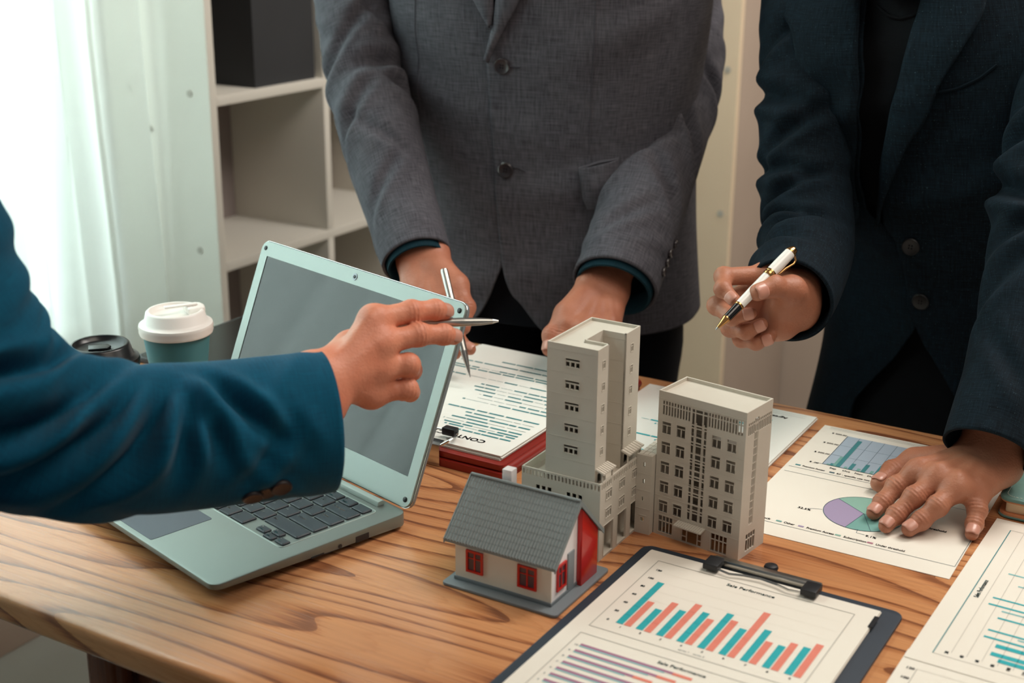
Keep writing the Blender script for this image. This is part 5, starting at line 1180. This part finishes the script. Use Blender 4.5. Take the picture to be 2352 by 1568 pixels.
over = [(2150, -140), (2130, -60), (2117, 0), (2095, 99), (2068, 198), (2048, 297), (2034, 395), (2032, 514), (2062, 548), (2076, 610), (2092, 700), (2112, 752), (2150, 830), (2205, 940)]
under = [(1993, -140), (1992, -60), (1991, 0), (1985, 158), (1977, 297), (1975, 415), (1990, 490), (2050, 528), (2112, 600), (2122, 690), (2106, 755), (2050, 830), (1960, 920)]
jR = RT.panel('jacket_front', pR, 'suit_dark', over, 1, .006); jR['label'] = 'dark navy wool jacket front with wide lapel'
RT.panel('jacket_front', pR, 'suit_dark', under, -1, .002)
RT.patch('lapel', jR, 'suit_dark', [(2034, 510), (2034, 395), (2048, 297), (2068, 198), (2095, 99), (2117, 0), (2145, -110)], [(2036, 512), (2078, 378), (2126, 279), (2167, 180), (2214, 93), (2262, 18), (2280, -110)], .009, .017)
RT.patch('lapel', jR, 'suit_dark', [(1987, 506), (1937, 447), (1906, 356), (1892, 257), (1866, 138), (1854, 40), (1850, -110)], [(1990, 500), (1977, 440), (1976, 356), (1979, 257), (1986, 138), (1990, 40), (1992, -110)], .019, .010)
RT.line('pocket_welt', jR, 'suit_dark', [(2156, 210), (2200, 201), (2245, 178), (2290, 141)], .0075, .0018)
for x, y in ((2098, 563), (2122, 688)): RT.button(jR, 'button_black', x, y, .0068, .0105)
shell(RT, 'shirt', pR, 'shirt_black', -.010)
RT.line('neckline', pR, 'shirt_black', [(2000, 20), (2030, 42), (2060, 46), (2095, 38), (2115, 20)], -.009, .0022)
rfold = [(s_, t_, k_, -a_, .011, 1.1) for s_, t_, k_, a_ in ((.25, .4, .03, .008), (.325, 1.0, -.02, .013), (.375, .3, .03, .010), (.42, .9, -.02, .012), (.465, .7, .02, .013), (.505, 1.1, -.02, .012), (.545, .6, .02, .010), (.585, .9, -.01, .008))] + rfolds(21, 12, .15, .62, .003)
s3_, i3 = sleeve(pR, r_path, [.085, .066, .056, .053, .052, .052, .050, .048], 'suit_dark', rfold, cuff_cut=(0, .0))
lfold = [(.405, 1.0, .02, -.013, .012, .9), (.455, 1.0, -.02, -.016, .011, 1.0), (.50, .3, .03, -.010, .012, .8), (.35, .6, .03, -.008, .013, .8), (.57, .8, .04, -.006, .014, .8), (.66, .2, -.05, -.004, .014, .8)] + rfolds(23, 12, .2, .70, .003)
s4_, i4 = sleeve(pR, l_path, [.085, .066, .056, .053, .050, .050, .046, .043], 'suit_dark', lfold, cuff_cut=(0, 0))
for sg in (-1, 1):
    hip = RT.c[0] + RT.r*sg*.075 + np.array([0, .01, .03]); ft = np.array([hip[0], hip[1] + .06, .05]) + RT.r*sg*.04
    leg_tube(pR, hip, ft, .092, .075); shoe(pR, [ft[0], ft[1], 0], rf_)

# ================= person in the teal jacket, reaching in from the left
a_path = [D(-420, 120, .90), D(-290, 480, .94), D(-150, 790, .985), D(20, 955, 1.01), D(230, 1008, 1.04), D(470, 998, 1.075), D(747, 968, 1.112)]
aR = dict(wrist=D(728, 898, 1.107), fore=D(240, 985, 1.045), dorsal=nrm([-.15, -.9, .35]), hand=1, cut=.40, fingers=dict(
          index=[D(858, 735, 1.140), D(945, 716, 1.158), D(1000, 711, 1.172), D(1022, 716, 1.180)], middle=[D(872, 790, 1.135), D(962, 768, 1.152), D(1020, 768, 1.166), D(1042, 774, 1.173)],
          ring=[D(868, 846, 1.138), D(938, 838, 1.146), D(945, 850, 1.172), D(925, 858, 1.184)], pinky=[D(852, 903, 1.142), D(936, 893, 1.150), D(942, 900, 1.174), D(925, 905, 1.184)]),
          thumb=[D(765, 845, 1.125), D(805, 800, 1.160), D(868, 765, 1.184), D(930, 752, 1.192)])
ab = D(-742, 1500, .84); AC = [np.array([ab[0], ab[1], z_]) for z_ in (.70, .85, 1.0, 1.15, 1.3, 1.44)]
AT = Torso([(AC[0], .185, .15), (AC[1], .178, .145), (AC[2], .172, .14), (AC[3], .18, .14), (AC[4], .19, .13), (AC[5], .16, .09)], [.35, .94, 0])
caps = trunk(AT) + [(a_path[0], D(-80, 900, 1.0), .036, .030), (D(-80, 900, 1.0), D(240, 985, 1.045), .030, .029), (D(240, 985, 1.045), D(728, 898, 1.107), .029, .025), (AT.c[-1], a_path[0], .05, .046), (AT.c[-1], AT.c[-1] + np.array([.03, .05, .12]), .055, .052)]
pA = body('person', 'person in a teal jacket reaching in from the left with a silver pen', [aR], caps, 'skin_warm', 'people around the desk')
for nm in ('index', 'middle'): f = aR['fingers'][nm]; nail(pA, f[2], f[3], .0072, nrm([.15, -.75, .6]), .0058, .0108)
shell(AT, 'jacket_body', pA, 'suit_teal', .006)
for sg in (-1, 1):
    hip = AT.c[0] + AT.r*sg*.08 + np.array([0, 0, .05]); ft = np.array([hip[0], hip[1] - .02, .05])
    leg_tube(pA, hip, ft, .11, .075); shoe(pA, [ft[0], ft[1], 0], [.35, .94, 0])
afold = [(.335, .1, -.05, -.021, .011, .6), (.385, -.1, -.03, -.022, .011, .6), (.415, -.1, -.01, -.017, .009, .6), (.437, .0, .02, -.013, .009, .35), (.465, -.3, .045, -.015, .010, .5), (.300, .0, -.06, -.022, .012, .6), (.36, .55, -.05, -.010, .010, .4), (.475, .5, -.04, -.008, .010, .4), (.502, .1, .03, -.006, .010, .4), (.265, -.4, -.06, -.018, .013, .7), (.23, .1, -.05, -.010, .014, .7)] + rfolds(31, 14, .1, .52, .004, (.008, .016), (.4, .9), .06)
s5_, i5 = sleeve(pA, a_path, [.090, .082, .078, .070, .061, .058, .0585], 'suit_teal', afold, nth=160)
for x, y in ((576, 1138), (612, 1128), (648, 1116)): sleeve_button(s5_, i5, x, y, 'button_brown', .0085)

# ------------------------------------------------------------------ pens
pa, pb = D(1644, 757, 1.366), D(1824, 571, 1.398); L = float(np.linalg.norm(pb-pa)); q = lambda l: [(t*L, r) for t, r in l]
pw = pen('fountain_pen', 'white pen with gold bands and black grip held over the desk', pa, pb, [
    ('nib', 'chrome', q([(0, .0006), (.03, .0012)])), ('cone', 'gold', q([(.025, .0013), (.125, .0043), (.135, .0046), (.142, .0043)])), ('grip', 'pen_black', q([(.14, .0043), (.285, .0049)])),
    ('grip_ring', 'gold', q([(.283, .0053), (.290, .0056), (.302, .0053)])), ('barrel', 'pen_white', q([(.300, .0052), (.45, .0055), (.655, .0056)])), ('centre_band', 'gold', q([(.652, .0060), (.668, .0064), (.672, .0060), (.690, .0060), (.694, .0064), (.708, .0062)])),
    ('cap', 'pen_white', q([(.706, .0061), (.80, .0063), (.945, .0060)])), ('finial', 'gold', q([(.943, .0060), (.955, .0062), (.965, .0056), (.985, .0050), (1.0, .0038)]))])
mt = pw.matrix_basis.to_3x3() if False else Vector(nrm(pb-pa)).to_track_quat('Z', 'Y').to_matrix()
lv = mt.transposed() @ Vector(D(1835, 640, 1.39) - D(1800, 610, 1.39)); lv = Vector((lv.x, lv.y, 0)).normalized()
MB().tube([np.array([lv.x*r, lv.y*r, t*L]) for r, t in ((.0045, .965), (.0095, .935), (.0105, .90), (.0080, .82), (.0072, .75), (.0066, .735))], [.0011, .0013, .0012, .0011, .0010, .0014], 8).build('pocket_clip', 'gold', pw, smooth=True)
steelpen = lambda L, r: [('tip', 'chrome', [(0, .0005), (.006, .0012)]), ('cone', 'chrome', [(.006, .0014), (.024, r*.8), (.032, r)]), ('barrel', 'steel', [(.032, r), (L-.004, r*1.02), (L-.001, r*.9), (L, r*.5)])]
pa, pb = D(1080, 866, 1.575), D(1019, 617, 1.606); pen('steel_pen', 'thin silver pen pointing down at the contract in the grey-suited hand', pa, pb, steelpen(float(np.linalg.norm(pb-pa)), .0045), 'silver pens')
pa, pb = D(1145, 737, 1.186), D(905, 744, 1.178); pen('steel_pen', 'silver pen held level between the fingers of the teal-sleeved hand', pa, pb, [('tip', 'chrome', [(0, .0008), (.005, .0022)]), ('cone', 'steel', [(.005, .0022), (.015, .0032), (.03, .0038)]), ('barrel', 'steel', [(.03, .0039), (float(np.linalg.norm(pb-pa)), .0040)])], 'silver pens')
